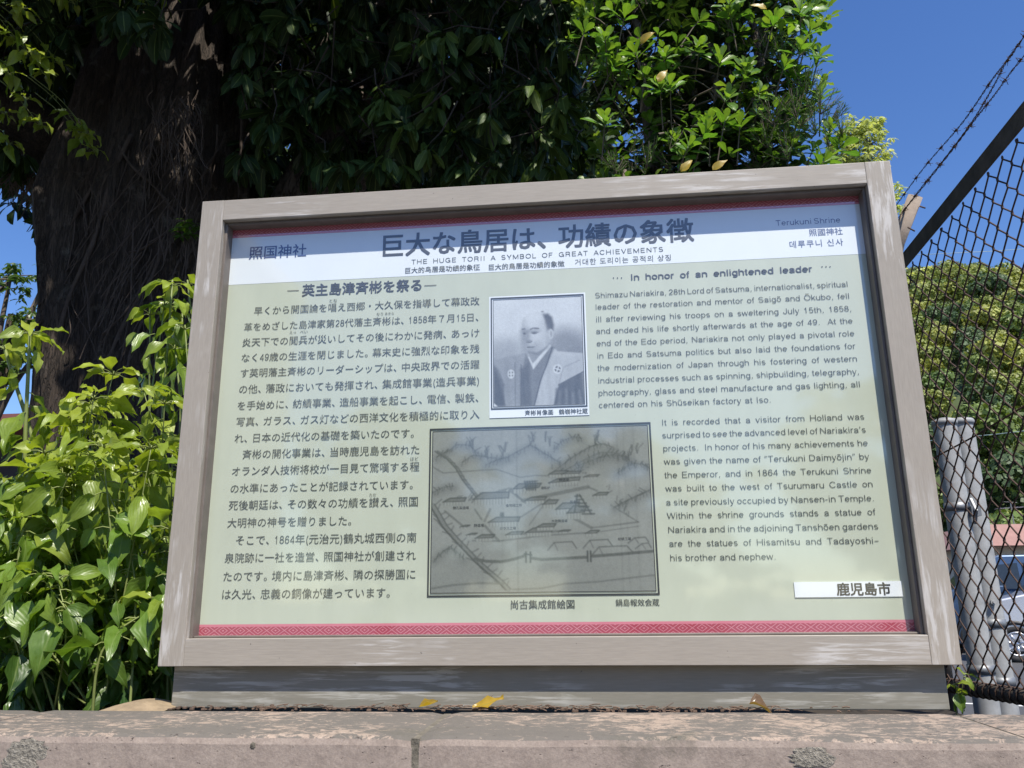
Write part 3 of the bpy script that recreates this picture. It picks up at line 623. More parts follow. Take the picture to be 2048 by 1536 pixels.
def engraving(gx, gy):
    A = .75
    p = Paint(gx, gy, A)
    p.g = .66 + .16 * (fbm(gx * 4, gy * 3, 21) - .45) + .08 * (fbm(gx * 90, gy * 70, 4, 2) - .4) - .05 * sstep(.5, 1, gy)
    r = np.random.default_rng(5)
    def ridge(P, k=.5, wash=.10, down=.09, tuft=1):
        P = np.array(P, float)
        # smooth the ridge
        t = np.linspace(0, len(P) - 1, 6 * len(P)); Q = np.stack([np.interp(t, range(len(P)), P[:, 0]), np.interp(t, range(len(P)), P[:, 1])], 1)
        Q[1:-1] = (Q[:-2] + Q[1:-1] + Q[2:]) / 3
        p.poly(list(map(tuple, Q)) + [(Q[-1, 0], Q[-1, 1] + down), (Q[0, 0], Q[0, 1] + down)], .56, .045, wash * 3)
        p.line(list(map(tuple, Q)), .22, .0024, k * .9); p.line([(x, y + .012) for x, y in map(tuple, Q)], .38, .012, .5, .03)
        for q in Q[::2]:
            if tuft: p.line([tuple(q), (q[0] + r.normal(0, .006), q[1] + .012 + .02 * r.random())], .25, .0015, .55)
            if tuft and r.random() < .6: p.line([tuple(q), (q[0] + r.normal(.004, .01), q[1] - .008 - .02 * r.random())], .2, .002, .6)
    ridge([(.02, .16), (.08, .12), (.11, .085), (.17, .09), (.22, .155)], .6)
    ridge([(.14, .20), (.19, .155), (.27, .175), (.34, .185), (.40, .14), (.46, .10), (.51, .145), (.56, .19), (.60, .22)], .75)
    ridge([(.25, .22), (.33, .18), (.36, .175)], .5)
    ridge([(.57, .13), (.61, .08), (.66, .055), (.70, .07)], .45)
    ridge([(.57, .27), (.66, .18), (.74, .12), (.80, .105), (.84, .13)], .75); ridge([(.62, .265), (.70, .21), (.78, .16), (.85, .165), (.90, .20)], .6)
    ridge([(.68, .24), (.76, .20), (.82, .18), (.90, .19), (.92, .23)], .5); ridge([(.86, .29), (.92, .235), (.97, .24), (1, .265)], .6)
    ridge([(.84, .50), (.90, .46), (.95, .43), (1, .40)], .8); ridge([(0, .39), (.05, .355), (.10, .35)], .5); ridge([(.015, .80), (.06, .745), (.10, .735), (.15, .80)], .5)
    for x, y in ((.18, .07), (.19, .085), (.25, .13), (.26, .15), (.33, .13), (.34, .11), (.46, .07), (.475, .05), (.76, .08), (.77, .05), (.90, .19), (.92, .15), (.95, .14), (.53, .05), (.55, .08)):
        for q in range(3): p.line([(x, y + .03), (x + r.normal(0, .006), y), (x + r.normal(0.004, .012), y - .03)], .28, .0022, .6)
    # road from upper left, stream bank lower left
    road = [(.01, .125), (.07, .18), (.11, .24), (.14, .31), (.18, .38), (.21, .43)]
    p.line([(x + .012, y) for x, y in road], .34, .004, .8); p.line(road, .28, .003, .9)
    for x, y in ((.085, .20), (.10, .225), (.115, .255), (.128, .285), (.14, .31), (.155, .34), (.17, .365)): p.line([(x, y), (x + .02, y + .004)], .3, .002, .7)
    riv = [(0, .465), (.03, .53), (.06, .60), (.11, .675), (.16, .745), (.21, .815), (.26, .875), (.31, .93), (.35, .985)]
    p.line(riv, .46, .011, .8); p.line([(x - .012, y) for x, y in riv], .22, .003, .9); p.line([(x + .012, y - .003) for x, y in riv], .28, .0025, .8)
    for i in range(34):
        t = i / 34; x = np.interp(t * 8, range(9), [q[0] for q in riv]); y = np.interp(t * 8, range(9), [q[1] for q in riv]); sgn = -1 if i % 2 else 1
        p.line([(x + sgn * .014, y), (x + sgn * (.02 + .025 * r.random()), y - .01 - .025 * r.random())], .28, .0022, .7)
    for i in range(60):                                     # hedges and scrub
        x, y = random.choice([(.17 + .25 * r.random(), 0), (.55 + .17 * r.random(), 1), (.80 + .12 * r.random(), 2), (.10 + .1 * r.random(), 3)])
        y = {0: .44 - (x - .17) * .28, 1: .275, 2: .36 + (x - .80) * 2.1, 3: .44}[y] + r.normal(0, .012)
        p.line([(x, y), (x + .018 * r.random(), y - .03 * r.random())], .28, .002, .6)
    # enclosure walls
    for P, w in (([(0, .225), (.05, .265), (.30, .25), (.41, .305), (.48, .295), (.55, .30)], .003), ([(.20, .43), (.36, .37), (.42, .45)], .004),
                 ([(.36, .385), (.43, .46)], .006), ([(.19, .69), (.31, .695), (.53, .665), (.70, .655)], .004), ([(.73, .625), (.94, .595)], .004),
                 ([(.73, .625), (.64, .555)], .008), ([(.20, .50), (.23, .56)], .005), ([(.245, .57), (.27, .50)], .007), ([(.245, .60), (.31, .695)], .007),
                 ([(.06, .505), (.10, .55), (.14, .595)], .006), ([(.40, .56), (.545, .44)], .004), ([(.52, .47), (.45, .60)], .0025), ([(.42, .45), (.72, .375)], .011), ([(.72, .375), (.76, .40)], .005),
                 ([(.94, .595), (.82, .49)], .0025), ([(.73, .655), (.94, .62)], .002), ([(.35, .66), (.60, .64)], .006)):
        p.line(P, .34, w * .72, .72)
    w = [(.20, .80), (.25, .815), (.32, .82), (.38, .805), (.43, .785)]; p.line(w, .30, .006, .95)
    p.line([(.455, .80), (.50, .81), (.60, .805), (.705, .80)], .30, .006, .95); p.line([(.73, .795), (.85, .785), (1, .77)], .30, .006, .95)
    for x in (.432, .452, .708, .722): p.line([(x, .765), (x, .825)], .2, .003)
    p.line([(.425, .775), (.458, .782)], .2, .0025)
    p.line([(0, .975), (.10, .955), (.22, .945), (.33, .95)], .35, .004, .7); p.line([(.37, .985), (.50, .98), (.60, .955), (.75, .945), (1, .91)], .35, .003, .7)
    # houses: dark hipped roof, pale wall with posts
    def house(x, y, w, h, sk=.02, ch=0, rot=0):
        p.poly([(x, y + h * .55), (x + w * .14 + sk, y), (x + w * .9 + sk, y - rot), (x + w, y + h * .5 - rot)], .44, .003)
        p.line([(x, y + h * .55), (x + w * .14 + sk, y), (x + w * .9 + sk, y - rot), (x + w, y + h * .5 - rot), (x, y + h * .55)], .18, .0018, .9)
        p.poly([(x + w * .05, y + h * .58), (x + w * .97, y + h * .53 - rot), (x + w * .97, y + h - rot), (x + w * .05, y + h)], .70, .002)
        for q in range(int(w / .014)):
            xx = x + w * .05 + q * .014; p.line([(xx, y + h * .58), (xx, y + h)], .35, .0012, .6)
        if ch: p.poly([(x + w * .4, y - .03), (x + w * .52, y - .03), (x + w * .55, y + .005), (x + w * .38, y + .005)], .3, .003)
    for a in ((.05, .425, .10, .045), (.19, .395, .165, .075), (.375, .345, .07, .06), (.42, .345, .075, .05), (.54, .27, .08, .04), (.60, .275, .08, .03), (.54, .32, .14, .045, .02, 0, .01),
              (.43, .43, .09, .04), (.26, .55, .14, .055, .02, 1), (.20, .655, .08, .04), (.34, .64, .07, .035), (.43, .62, .12, .05), (.48, .595, .08, .04), (.58, .635, .04, .02),
              (.51, .45, .06, .05), (.57, .47, .10, .07), (.62, .49, .08, .08), (.74, .41, .06, .035), (.70, .64, .05, .035), (.16, .645, .035, .02), (.13, .595, .03, .02), (.70, .30, .06, .025)):
        house(*a)
    for a in ((.53, .71, .13, .045), (.69, .70, .13, .045), (.73, .74, .18, .045), (.89, .69, .09, .03), (.92, .725, .07, .03)):
        x, y, w2, h2 = a; p.line([(x, y + h2), (x + .03, y), (x + w2 * .85, y - .004), (x + w2, y + h2 * .8)], .25, .002, .8); p.line([(x + .03, y), (x + .045, y + h2)], .3, .0018, .7)
    for q in range(6): p.line([(.66 + q * .006, .43 + q * .022), (.685 + q * .012, .43 + q * .022)], .2, .003, .8)
    p.line([(.67, .42), (.655, .53)], .2, .003, .8); p.line([(.68, .42), (.73, .54)], .2, .003, .8)
    for q in range(5): p.line([(.43 + q * .012, .33), (.44 + q * .01, .385)], .18, .003, .8)
    for q in range(4): p.line([(.435, .335 + q * .014), (.49, .33 + q * .014)], .18, .002, .8)
    for x, k in ((.235, .03), (.395, .10), (.325, .03), (.86, .06), (.935, .05), (.89, .05)): p.g -= k * np.exp(-((gx - x) / .004) ** 2)
    for x in (.325, .935): p.g += .03 * sstep(x, x + .02, gx) * (1 - sstep(x + .02, x + .1, gx))
    return p.g
# portrait print: white paper, double border, picture, caption
pa = [sp(979, 595), sp(1169, 587), sp(1177.5, 831), sp(979.5, 836)]
ou = [sp(981, 596.5), sp(1168, 588), sp(1174.5, 814), sp(982.5, 819)]
x0 = (ou[0][0] + ou[3][0]) / 2; x1 = (ou[1][0] + ou[2][0]) / 2; z1 = (ou[0][1] + ou[1][1]) / 2; z0 = (ou[2][1] + ou[3][1]) / 2
zp = (pa[2][1] + pa[3][1]) / 2
def frame_quads(u0, v0, u1, v1, w): return [rect(u0, v0, u0 + w, v1), rect(u1 - w, v0, u1, v1), rect(u0 + w, v1 - w, u1 - w, v1), rect(u0 + w, v0, u1 - w, v0 + w)]
por = picture('portrait_picture', x0 + .0055, z0 + .0055, x1 - .0055, z1 - .0055, 150, 180, portrait, ((.015, .018, .022), (.62, .67, .68)), 1, .08, 1.95)
flat('picture_paper', [rect(x0 - .003, zp, x1 + .003, z1 + .003)], P_WHITE, por, .0004)
flat('picture_border', frame_quads(x0, z0, x1, z1, .0026) + frame_quads(x0 + .0045, z0 + .0045, x1 - .0045, z1 - .0045, .0011), P_LINE, por, .0011)
flat('paper_edge', [rect(x0 - .003, zp - .0012, x1 + .003, zp)], P_LINE, por, .0005)
T = Text(); T.cjk('斉彬肖像画　鶴嶺神社蔵', 1050, 826, 1175.5, 822.5, .02); T.done('caption_text', P_LINE, por)
ou = [sp(861, 857), sp(1299.6, 845), sp(1321, 1190.5), sp(853, 1193.5)]
x0 = (ou[0][0] + ou[3][0]) / 2; x1 = (ou[1][0] + ou[2][0]) / 2; z1 = (ou[0][1] + ou[1][1]) / 2; z0 = (ou[2][1] + ou[3][1]) / 2
mp = picture('map_picture', x0 + .007, z0 + .0075, x1 - .007, z1 - .007, 340, 256, engraving, ((.02, .025, .02), (.40, .43, .38)), 1, .09, 1.35)
flat('picture_border', frame_quads(x0, z0, x1, z1, .003) + frame_quads(x0 + .0055, z0 + .006, x1 - .0055, z1 - .0055, .0015), P_LINE, mp, .0011)
T = Text(); T.cjk('尚古集成館絵図', 1022, 1210, 1149, 1208, .012); T.done('caption_text', P_TEXT, mp); T = Text(); T.cjk('鍋島報效会蔵', 1231.4, 1206, 1318.6, 1204.5, .012); T.done('caption_text', P_TEXT, mp)
for t, x, y, w in (('鑚孔製造場', 922, 1016, 32), ('金物細工所', 1028, 1011, 32), ('鋳造場', 958, 1051, 20), ('ガラス工場', 1016, 1057, 32), ('大砲鋳造場', 1119, 1042, 32), ('反射炉', 1150, 1004, 20), ('紡績工場', 1249, 1078, 26), ('鋳造場', 1128, 960, 20), ('溶鉱炉', 1091, 976, 18)):
    T = Text(); T.cjk(t, x - w / 2, y, x + w / 2, y - .3, 0, .0012); T.done('picture_lettering', P_LINE, mp)
# ------------------------------------------------------------------ leaves and stems
def nrm(a): return a / (np.linalg.norm(a, axis=-1, keepdims=True) + 1e-9)
PROF = {'ovate': ([0, .12, .3, .5, .72, .88, 1], [.04, .62, 1, .96, .58, .2, .01]),
        'obov': ([0, .12, .3, .5, .72, .9, 1], [.04, .22, .5, .82, 1, .7, .02]),
        'long': ([0, .1, .3, .5, .75, .92, 1], [.04, .45, .9, 1, .92, .5, .02]),
        'card': ([0, .33, .66, 1], [.3, 1, .9, .1]), 'flat': ([0, 1], [.9, .8])}
class Leaves:
    """collects many small leaves, each a folded, drooping, wavy blade, into ONE foliage mesh"""
    def __init__(s): s.V = []; s.T = []; s.U = []; s.Fc = []; s.n = 0
    def add(s, P, A, N, L, W, col, kind='ovate', droop=.25, fold=.18, wave=.04, seed=0):
        P = np.atleast_2d(P); k = len(P); A = nrm(np.broadcast_to(np.asarray(A, float), (k, 3))); N = np.broadcast_to(np.asarray(N, float), (k, 3))
        S_ = nrm(np.cross(A, N)); N = nrm(np.cross(S_, A)); L = np.broadcast_to(L, (k,)); W = np.broadcast_to(W, (k,)); col = np.broadcast_to(col, (k, 3))
        r = np.random.default_rng(seed + s.n)
        t, p = np.array(PROF[kind][0]), np.array(PROF[kind][1]); nr = len(t); cs = np.array([-1, -.5, 0, .5, 1.]) if kind not in ('card', 'flat') else np.array([-1, 0, 1.] if kind == 'card' else [-1, 1.]); nc = len(cs)
        ph = r.random((k, 1, 1)) * 6.28; dr = (droop * (.5 + r.random(k)))[:, None, None]; fo = (fold * (.4 + 1.1 * r.random(k)))[:, None, None]
        tt = t[None, :, None]; cc = cs[None, None, :]; Lk = L[:, None, None]; Wk = W[:, None, None]
        side = cc * .5 * Wk * p[None, :, None]
        along = Lk * (tt - .15 * dr * tt ** 2) + 0 * cc
        lift = np.abs(cc) * .5 * Wk * p[None, :, None] * fo * 2 - dr * Lk * tt ** 2 + wave * Lk * np.sin(tt * 11 + ph + cc * 1.7) * np.abs(cc) + (r.random((k, 1, 1)) - .5) * .25 * cc * Wk * tt
        V = P[:, None, None] + along[..., None] * A[:, None, None] + side[..., None] * S_[:, None, None] + lift[..., None] * N[:, None, None]
        s.V.append(V.reshape(-1, 3)); s.T.append(np.repeat(col, nr * nc, 0))
        uv = np.broadcast_to(np.stack(np.broadcast_arrays(cs[None, :], t[:, None]), -1)[None], (k, nr, nc, 2)).reshape(-1, 2); s.U.append(uv)
        i, j = np.meshgrid(np.arange(nr - 1), np.arange(nc - 1), indexing='ij'); q = (i * nc + j).ravel()
        f = np.stack([q, q + 1, q + nc + 1, q + nc], 1)
        s.Fc.append((f[None] + (s.n + np.arange(k) * nr * nc)[:, None, None]).reshape(-1, 4)); s.n += k * nr * nc
    def build(s, name, m, parent=None):
        V = np.concatenate(s.V); F_ = np.concatenate(s.Fc); T_ = np.concatenate(s.T); U = np.concatenate(s.U)
        me = bpy.data.meshes.new(name); me.vertices.add(len(V)); me.vertices.foreach_set('co', V.ravel())
        me.loops.add(F_.size); me.loops.foreach_set('vertex_index', F_.ravel().astype(np.int32))
        me.polygons.add(len(F_)); me.polygons.foreach_set('loop_start', np.arange(0, F_.size, 4, dtype=np.int32))
        me.polygons.foreach_set('use_smooth', np.ones(len(F_), bool))
        me.update(calc_edges=True); me.materials.append(m)
        a = me.color_attributes.new('tint', 'FLOAT_COLOR', 'POINT'); a.data.foreach_set('color', np.c_[T_, np.ones(len(T_))].astype(np.float32).ravel())
        u = me.uv_layers.new(name='UVMap'); u.data.foreach_set('uv', U[F_.ravel()].astype(np.float32).ravel())
        me.validate()
        o = bpy.data.objects.new(name, me); C.objects.link(o)
        if parent: o.parent = parent
        return o
def tints(k, a, b, seed=0, p=1):
    r = np.random.default_rng(seed); t = r.random((k, 1)) ** p
    return np.clip((np.array(a) * (1 - t) + np.array(b) * t) * (.8 + .4 * r.random((k, 1))), 0, 1)
def curve3(P, n):                         # smooth path through points
    P = np.asarray(P, float); t = np.linspace(0, len(P) - 1, n); i = np.clip(t.astype(int), 0, len(P) - 2); u = (t - i)[:, None]
    Q = np.vstack([2 * P[0] - P[1], P, 2 * P[-1] - P[-2]]); a, b, c, d = Q[i], Q[i + 1], Q[i + 2], Q[i + 3]
    return .5 * (2 * b + (c - a) * u + (2 * a - 5 * b + 4 * c - d) * u ** 2 + (3 * b - a - 3 * c + d) * u ** 3)
GR = PI * (3 - 5 ** .5)
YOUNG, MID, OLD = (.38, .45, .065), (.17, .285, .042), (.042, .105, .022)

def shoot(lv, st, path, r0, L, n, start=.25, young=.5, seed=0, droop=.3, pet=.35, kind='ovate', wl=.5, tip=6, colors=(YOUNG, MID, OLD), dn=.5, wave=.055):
    """one leafy shoot: a stem with leaves in a spiral and a whorl at the tip"""
    r = np.random.default_rng(seed); Q = curve3(path, 14); st.tube(Q, np.linspace(r0, r0 * .45, 14), 6)
    ts = np.concatenate([np.linspace(start, .93, n), np.full(tip, .985)]); k = len(ts)
    base = np.stack([np.interp(ts * 13, range(14), Q[:, c]) for c in range(3)], 1)
    an = np.arange(k) * GR + r.random() * 6; up = np.where(ts > .95, .5 * r.random(k) - .1, -.15 - .3 * r.random(k) * 1)
    Dv = nrm(np.stack([np.cos(an), np.sin(an), up], 1))
    pl = pet * L * (.6 + .6 * r.random(k)); tipp = base + Dv * pl[:, None] + np.array([0, 0, .1])[None] * pl[:, None]
    for b_, e_, q in zip(base, tipp, pl): st.tube([b_, (b_ + e_) / 2 + [0, 0, q * .12], e_], [.0016, .0013, .0012], 4, False)
    A = nrm(Dv + np.stack([0 * an, 0 * an, -dn - .8 * r.random(k) * (ts < .95)], 1) + r.normal(0, .30, (k, 3)))
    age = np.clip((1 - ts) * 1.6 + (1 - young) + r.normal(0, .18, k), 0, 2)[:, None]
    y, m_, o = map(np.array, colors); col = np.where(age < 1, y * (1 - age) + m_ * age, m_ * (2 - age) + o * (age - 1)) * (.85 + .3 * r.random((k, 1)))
    Ls = L * (.55 + .75 * r.random(k)) * np.where(ts > .95, .75, 1)
    lv.add(tipp, A, np.array([0, -.25, 1]) + r.normal(0, .42, (k, 3)), Ls, Ls * wl * (.8 + .4 * r.random(k)), col, kind, droop, .2, wave, seed)

# ------------------------------------------------------------------ shrubs at the left, behind the sign
def shrub(name, label, cat, shoots, L, wl=.5, seed=0, young=.5, kind='ovate', n=12, r0=.006, group=None, grade=None, **kw):
    P = np.array([s_[0] for s_ in shoots]); base = P.mean(0); root = empty(name, base.tolist()); tag(root, label, cat, group)
    lv, st = Leaves(), MB()
    for i, s_ in enumerate(shoots):
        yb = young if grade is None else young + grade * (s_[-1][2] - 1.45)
        q = [np.array(p) - base for p in s_]
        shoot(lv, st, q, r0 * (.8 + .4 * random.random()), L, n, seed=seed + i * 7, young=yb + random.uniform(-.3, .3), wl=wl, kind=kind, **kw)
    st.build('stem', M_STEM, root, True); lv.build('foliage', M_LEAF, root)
    return root
def px_shoots(spec, zb=1.05):
    out_ = []
    for x, y, Y, bx in spec:
        tip = at(x, y, Y); b_ = at(bx, 1420, Y); b_[2] = zb; b_[1] = Y + random.uniform(-.05, .12)
        mid = b_ * .5 + tip * .5 + np.array([random.uniform(-.09, .09), random.uniform(-.06, .06), .04])
        out_.append([b_, mid, tip])
    return out_
spec = []
r = random.Random(4)
for i in range(118):                                   # the mass of the bush
    x = r.uniform(-90, 345); ymin = 965 if x < 70 else 965 - (x - 70) * 2 if x < 150 else (745 + abs(x - 225) * .75); y = ymin + (1345 - ymin) * r.random() ** .8
    spec.append((x, y, r.uniform(.16, .62), x * .55 + 90 + r.uniform(-90, 90)))
spec += [(228, 742, .40, 190), (190, 790, .34, 170), (285, 775, .42, 240), (330, 800, .36, 300), (130, 830, .36, 120), (345, 900, .25, 330), (90, 900, .3, 90), (20, 960, .3, 60)]
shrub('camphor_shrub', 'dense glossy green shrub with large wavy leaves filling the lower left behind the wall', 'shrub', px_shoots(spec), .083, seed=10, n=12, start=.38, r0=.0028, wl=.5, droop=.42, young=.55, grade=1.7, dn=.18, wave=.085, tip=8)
spec = [(60, 660, .30, 15), (8, 690, .34, 0)]
shrub('camphor_sapling', 'tall pale stemmed sapling with a yellow green leaf tuft at the left edge', 'sapling', px_shoots(spec), .085, seed=300, young=.95, n=7, r0=.0085, start=.55, tip=9, wave=.09)
spec = [(345, 560, .62, 330), (330, 600, .62, 320), (365, 610, .66, 345), (375, 560, .7, 350), (300, 620, .64, 310), (350, 690, .62, 330), (370, 650, .6, 350)]
shrub('camphor_sapling', 'drooping yellow green sapling before the dark trunk, touching the left edge of the sign', 'sapling', px_shoots(spec), .088, seed=420, young=.75, n=5, r0=.005, start=.78, tip=6)
spec = [(x, y, .95 + .3 * r.random(), x + r.uniform(-40, 40)) for x, y in ((-60, 1000), (20, 960), (90, 930), (150, 900), (210, 930), (280, 930), (340, 950), (-20, 1150), (60, 1120), (150, 1100), (240, 1120), (330, 1130), (400, 1150))]
shrub('shade_shrub', 'darker green low shrub growing behind the glossy shrub at the foot of the trunk', 'shrub', px_shoots(spec), .11, seed=700, young=-.1, n=16, start=.15)

# ------------------------------------------------------------------ the big old tree
TB = np.array([-2.58, 2.85, 1.0])
tree = empty('banyan_tree', TB.tolist()); tag(tree, 'huge dark trunked old tree with hanging aerial roots behind the upper left of the sign', 'tree')
def trunk_mesh(cx, cy, prof, lean, seed, name, m, nt_=120, nz=150, rough=.09):
    z = np.linspace(prof[0][0], prof[-1][0], nz); R_ = np.interp(z, [p[0] for p in prof], [p[1] for p in prof])
    th = np.linspace(0, 2 * PI, nt_, endpoint=False); TH, Z_ = np.meshgrid(th, z)
    c8 = 8 + 3 * np.cos(TH); s8 = 8 + 3 * np.sin(TH)
    nz_ = fbm(c8 * 2.2, s8 * 2.2 + Z_ * .35, seed, 4) - .45
    rid = np.abs(fbm(c8 * 5, s8 * 5 + Z_ * .9, seed + 9, 4) - .48)
    plates = fbm(c8 * 14, s8 * 14 + Z_ * 5, seed + 20, 3) - .45
    RR = R_[:, None] * (1 + .55 * nz_) - rough * .9 * np.clip(.12 - rid, 0, 1) * 3 + rough * .35 * plates
    lx = np.interp(z, [p[0] for p in lean], [p[1] for p in lean]); ly = np.interp(z, [p[0] for p in lean], [p[2] for p in lean])
    X_ = cx + lx[:, None] + RR * np.cos(TH); Y_ = cy + ly[:, None] + RR * np.sin(TH)
    V = np.stack([X_, Y_, Z_], -1).reshape(-1, 3) - TB
    b = MB(); f = [(i * nt_ + j, i * nt_ + (j + 1) % nt_, (i + 1) * nt_ + (j + 1) % nt_, (i + 1) * nt_ + j) for i in range(nz - 1) for j in range(nt_)]
    b.add(V, f); return b.build(name, m, tree, True)
trunk_mesh(-2.56, 2.9, [(.95, .60), (1.5, .50), (2.2, .46), (3.0, .51), (3.6, .58), (4.4, .52), (6.5, .40)], [(1, 0, 0), (2.4, 0, 0), (3.6, -.02, 0), (6.5, .1, .2)], 3, 'trunk', M_BARK)
trunk_mesh(-1.95, 3.15, [(.95, .40), (2.2, .30), (3.2, .27), (4.2, .25), (5.5, .22)], [(1, -.25, 0), (2.4, -.12, 0), (3.6, .22, 0), (5.5, .95, .3)], 31, 'trunk', M_BARK2, 80, 90, .05)
b = MB()
def limb(P, r0, r1, m=M_BARK2, name='limb'):
    b = MB(); Q = curve3(P, 22) - TB; rr = np.linspace(r0, r1, 22) * (1 + .1 * np.sin(np.arange(22) * 1.7)); b.tube(Q, rr, 12); return b.build(name, m, tree, True)
limb([at(150, 330, 2.9), at(60, 250, 2.7), at(-60, 200, 2.5), at(-260, 120, 2.2)], .20, .12, M_BARK)
limb([at(560, 230, 3.2), at(640, 120, 3.0), at(770, 30, 2.7), at(900, -120, 2.4)], .12, .08)
limb([at(240, 130, 2.9), at(250, 40, 2.8), at(235, -80, 2.6)], .22, .18, M_BARK)
limb([at(340, 30, 2.6), at(420, 80, 2.75), at(520, 140, 3.0)], .035, .06)
limb([at(480, -20, 2.8), at(500, 50, 2.9), at(520, 140, 3.1)], .07, .09)
limb([at(820, 200, 3.4), at(960, 150, 3.2), at(1100, 120, 3.0)], .03, .015)
limb([at(600, 205, 2.7), at(520, 212, 2.8), at(480, 205, 2.9)], .012, .02)
limb([at(640, 238, 2.5), at(590, 228, 2.6), at(525, 213, 2.75)], .010, .016)
limb([at(1020, 420, 6), at(1075, 380, 6), at(1120, 330, 6), at(1130, 260, 6)], .06, .04)
# aerial roots creeping over the trunk, each a part
TF = 2.34
for i, (P, r0) in enumerate((([(238, 290), (262, 330), (310, 375), (350, 425), (388, 470)], .016), ([(262, 270), (235, 330), (205, 420), (185, 490), (140, 590), (112, 690)], .024),
        ([(205, 340), (170, 400), (125, 480), (112, 520)], .020), ([(330, 480), (300, 560), (262, 620), (228, 690), (212, 735)], .018), ([(310, 520), (280, 580), (250, 625), (205, 670)], .013),
        ([(140, 330), (138, 420), (122, 470)], .012), ([(115, 330), (128, 420), (118, 500)], .011), ([(372, 300), (375, 380), (372, 450)], .014), ([(330, 470), (280, 500), (258, 505)], .012),
        ([(285, 640), (262, 700), (255, 735)], .012), ([(435, 250), (430, 310), (400, 360)], .012), ([(480, 180), (483, 260), (478, 350)], .016), ([(95, 350), (112, 430), (105, 520), (112, 640)], .010),
        ([(160, 300), (150, 380), (148, 470), (130, 560)], .010), ([(300, 640), (330, 600), (390, 540)], .010))):
    b = MB(); pts = [at(x, y, TF + .10 * ((x - 260) / 170) ** 2 + .02) for x, y in P]
    b.tube(curve3(pts, 18) - TB, r0 * .55 * (1 + .2 * np.sin(np.arange(18) * 1.3)), 7); b.build('aerial_root', M_ROOT, tree, True)
b = MB(); rr = np.random.default_rng(12)
for i in range(70):                       # the tuft of thin hanging roots
    x0 = rr.uniform(300, 400); y0 = rr.uniform(180, 250); P = [(x0, y0)]
    for q in range(5): P.append((P[-1][0] + rr.normal(0, 10), P[-1][1] + rr.uniform(12, 34)))
    Yd = rr.uniform(2.1, 2.3); b.tube(curve3([at(x, y, Yd) for x, y in P], 12) - TB, np.linspace(.0055, .0018, 12) * rr.uniform(.5, 1.2), 4, False)
b.build('root_tuft', M_ROOT, tree, True)
b = MB()
for i in range(46):
    x0 = rr.uniform(5, 95); y0 = rr.uniform(340, 385) + abs(x0 - 80) * -.3; P = [(x0, y0)]
    for q in range(4): P.append((P[-1][0] + rr.normal(-4, 7), P[-1][1] + rr.uniform(6, 20)))
    b.tube(curve3([at(x, y, 2.7) for x, y in P], 9) - TB, np.linspace(.008, .002, 9), 4, False)
b.build('root_tuft', M_ROOT, tree, True)
b = MB()
for i in range(150):                      # fine fibrous bark threads on the trunk
    x0 = rr.uniform(95, 470); y0 = rr.uniform(250, 620); s_ = rr.normal(-.25, .35); l_ = rr.uniform(40, 170)
    P = [(x0 + s_ * l_ * t + rr.normal(0, 4), y0 + l_ * t) for t in (0, .33, .66, 1)]
    b.tube(curve3([at(x, y, TF + .12 * ((x - 270) / 170) ** 2 - .015) for x, y in P], 9) - TB, .0035 * rr.uniform(.5, 1.3), 4, False)
b.build('bark_fibre', M_ROOT, tree, True)

def clusters(lv, st, P, L, per, wl, cols, kind, seed, droop=.25, hang=.9, spread=.5, wave=.02):
    """whorls of leaves hanging from short twigs"""
    r = np.random.default_rng(seed); k = len(P); per_ = per
    an = (np.arange(per_)[None] * GR + r.random((k, 1)) * 6.28)
    Dv = nrm(np.stack([np.cos(an), np.sin(an), -hang * (.3 + 1.2 * r.random((k, per_)))], -1))
    off = r.random((k, per_, 1)) * spread * L
    base = P[:, None] + Dv * (L * .18) + np.array([0, 0, -1.]) * off * .6
    Ls = L * (.6 + .6 * r.random((k, per_)))
    ci = r.random((k, 1, 1)) * .6 + .4 * r.random((k, per_, 1)); col = (np.array(cols[0]) * ci + np.array(cols[1]) * (1 - ci)) * (.8 + .4 * r.random((k, per_, 1)))
    lv.add(base.reshape(-1, 3), (Dv + r.normal(0, .22, Dv.shape)).reshape(-1, 3), np.array([0, -.2, 1]) + r.normal(0, .4, (k * per_, 3)), Ls.ravel(), (Ls * wl).ravel(), col.reshape(-1, 3), kind, droop, .12, wave, seed)
    if st is not None:
        for p in P[:1500]:
            d = nrm(r.normal(0, 1, 3) + [0, 0, .9]); st.tube([p, p + d * L * .6, p + d * L * 1.5 + r.normal(0, .04, 3)], [.003, .004, .005], 4, False)
lv, st = Leaves(), MB()
r = np.random.default_rng(21)
def in_view(n, x, y, Y):                  # random points of a region of the crown given by its bounds in the photograph and its depth
    X_ = r.uniform(*x, n); Y_ = r.uniform(*y, n); D_ = r.uniform(*Y, n)
    return np.array([at(a, b_, c) for a, b_, c in zip(X_, Y_, D_)])
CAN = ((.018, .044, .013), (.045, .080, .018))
P = [in_view(330, (480, 1130), (-60, 330), (1.9, 3.2)), in_view(420, (380, 1160), (-120, 330), (3.3, 5.5)), in_view(330, (-150, 520), (-150, 160), (3.2, 5.5)),
     in_view(60, (-250, 330), (-120, 60), (1.5, 2.3)), in_view(60, (-150, 60), (80, 330), (2.4, 3.4)), in_view(120, (420, 760), (300, 420), (3.6, 5.2)), in_view(150, (650, 1060), (300, 440), (3.4, 5.6))]
P = np.concatenate(P); sd = np.array(SUN); w_ = P - np.array([-2.62, 1.8, 3.75]); away = np.linalg.norm(w_ - (w_ @ sd)[:, None] * sd, axis=1)
P = P[(P[:, 0] < .12) & ((away > .34) | (w_ @ sd < 0))]
clusters(lv, st, P - TB, .15, 10, .38, CAN, 'long', 5, .3, 1.1)
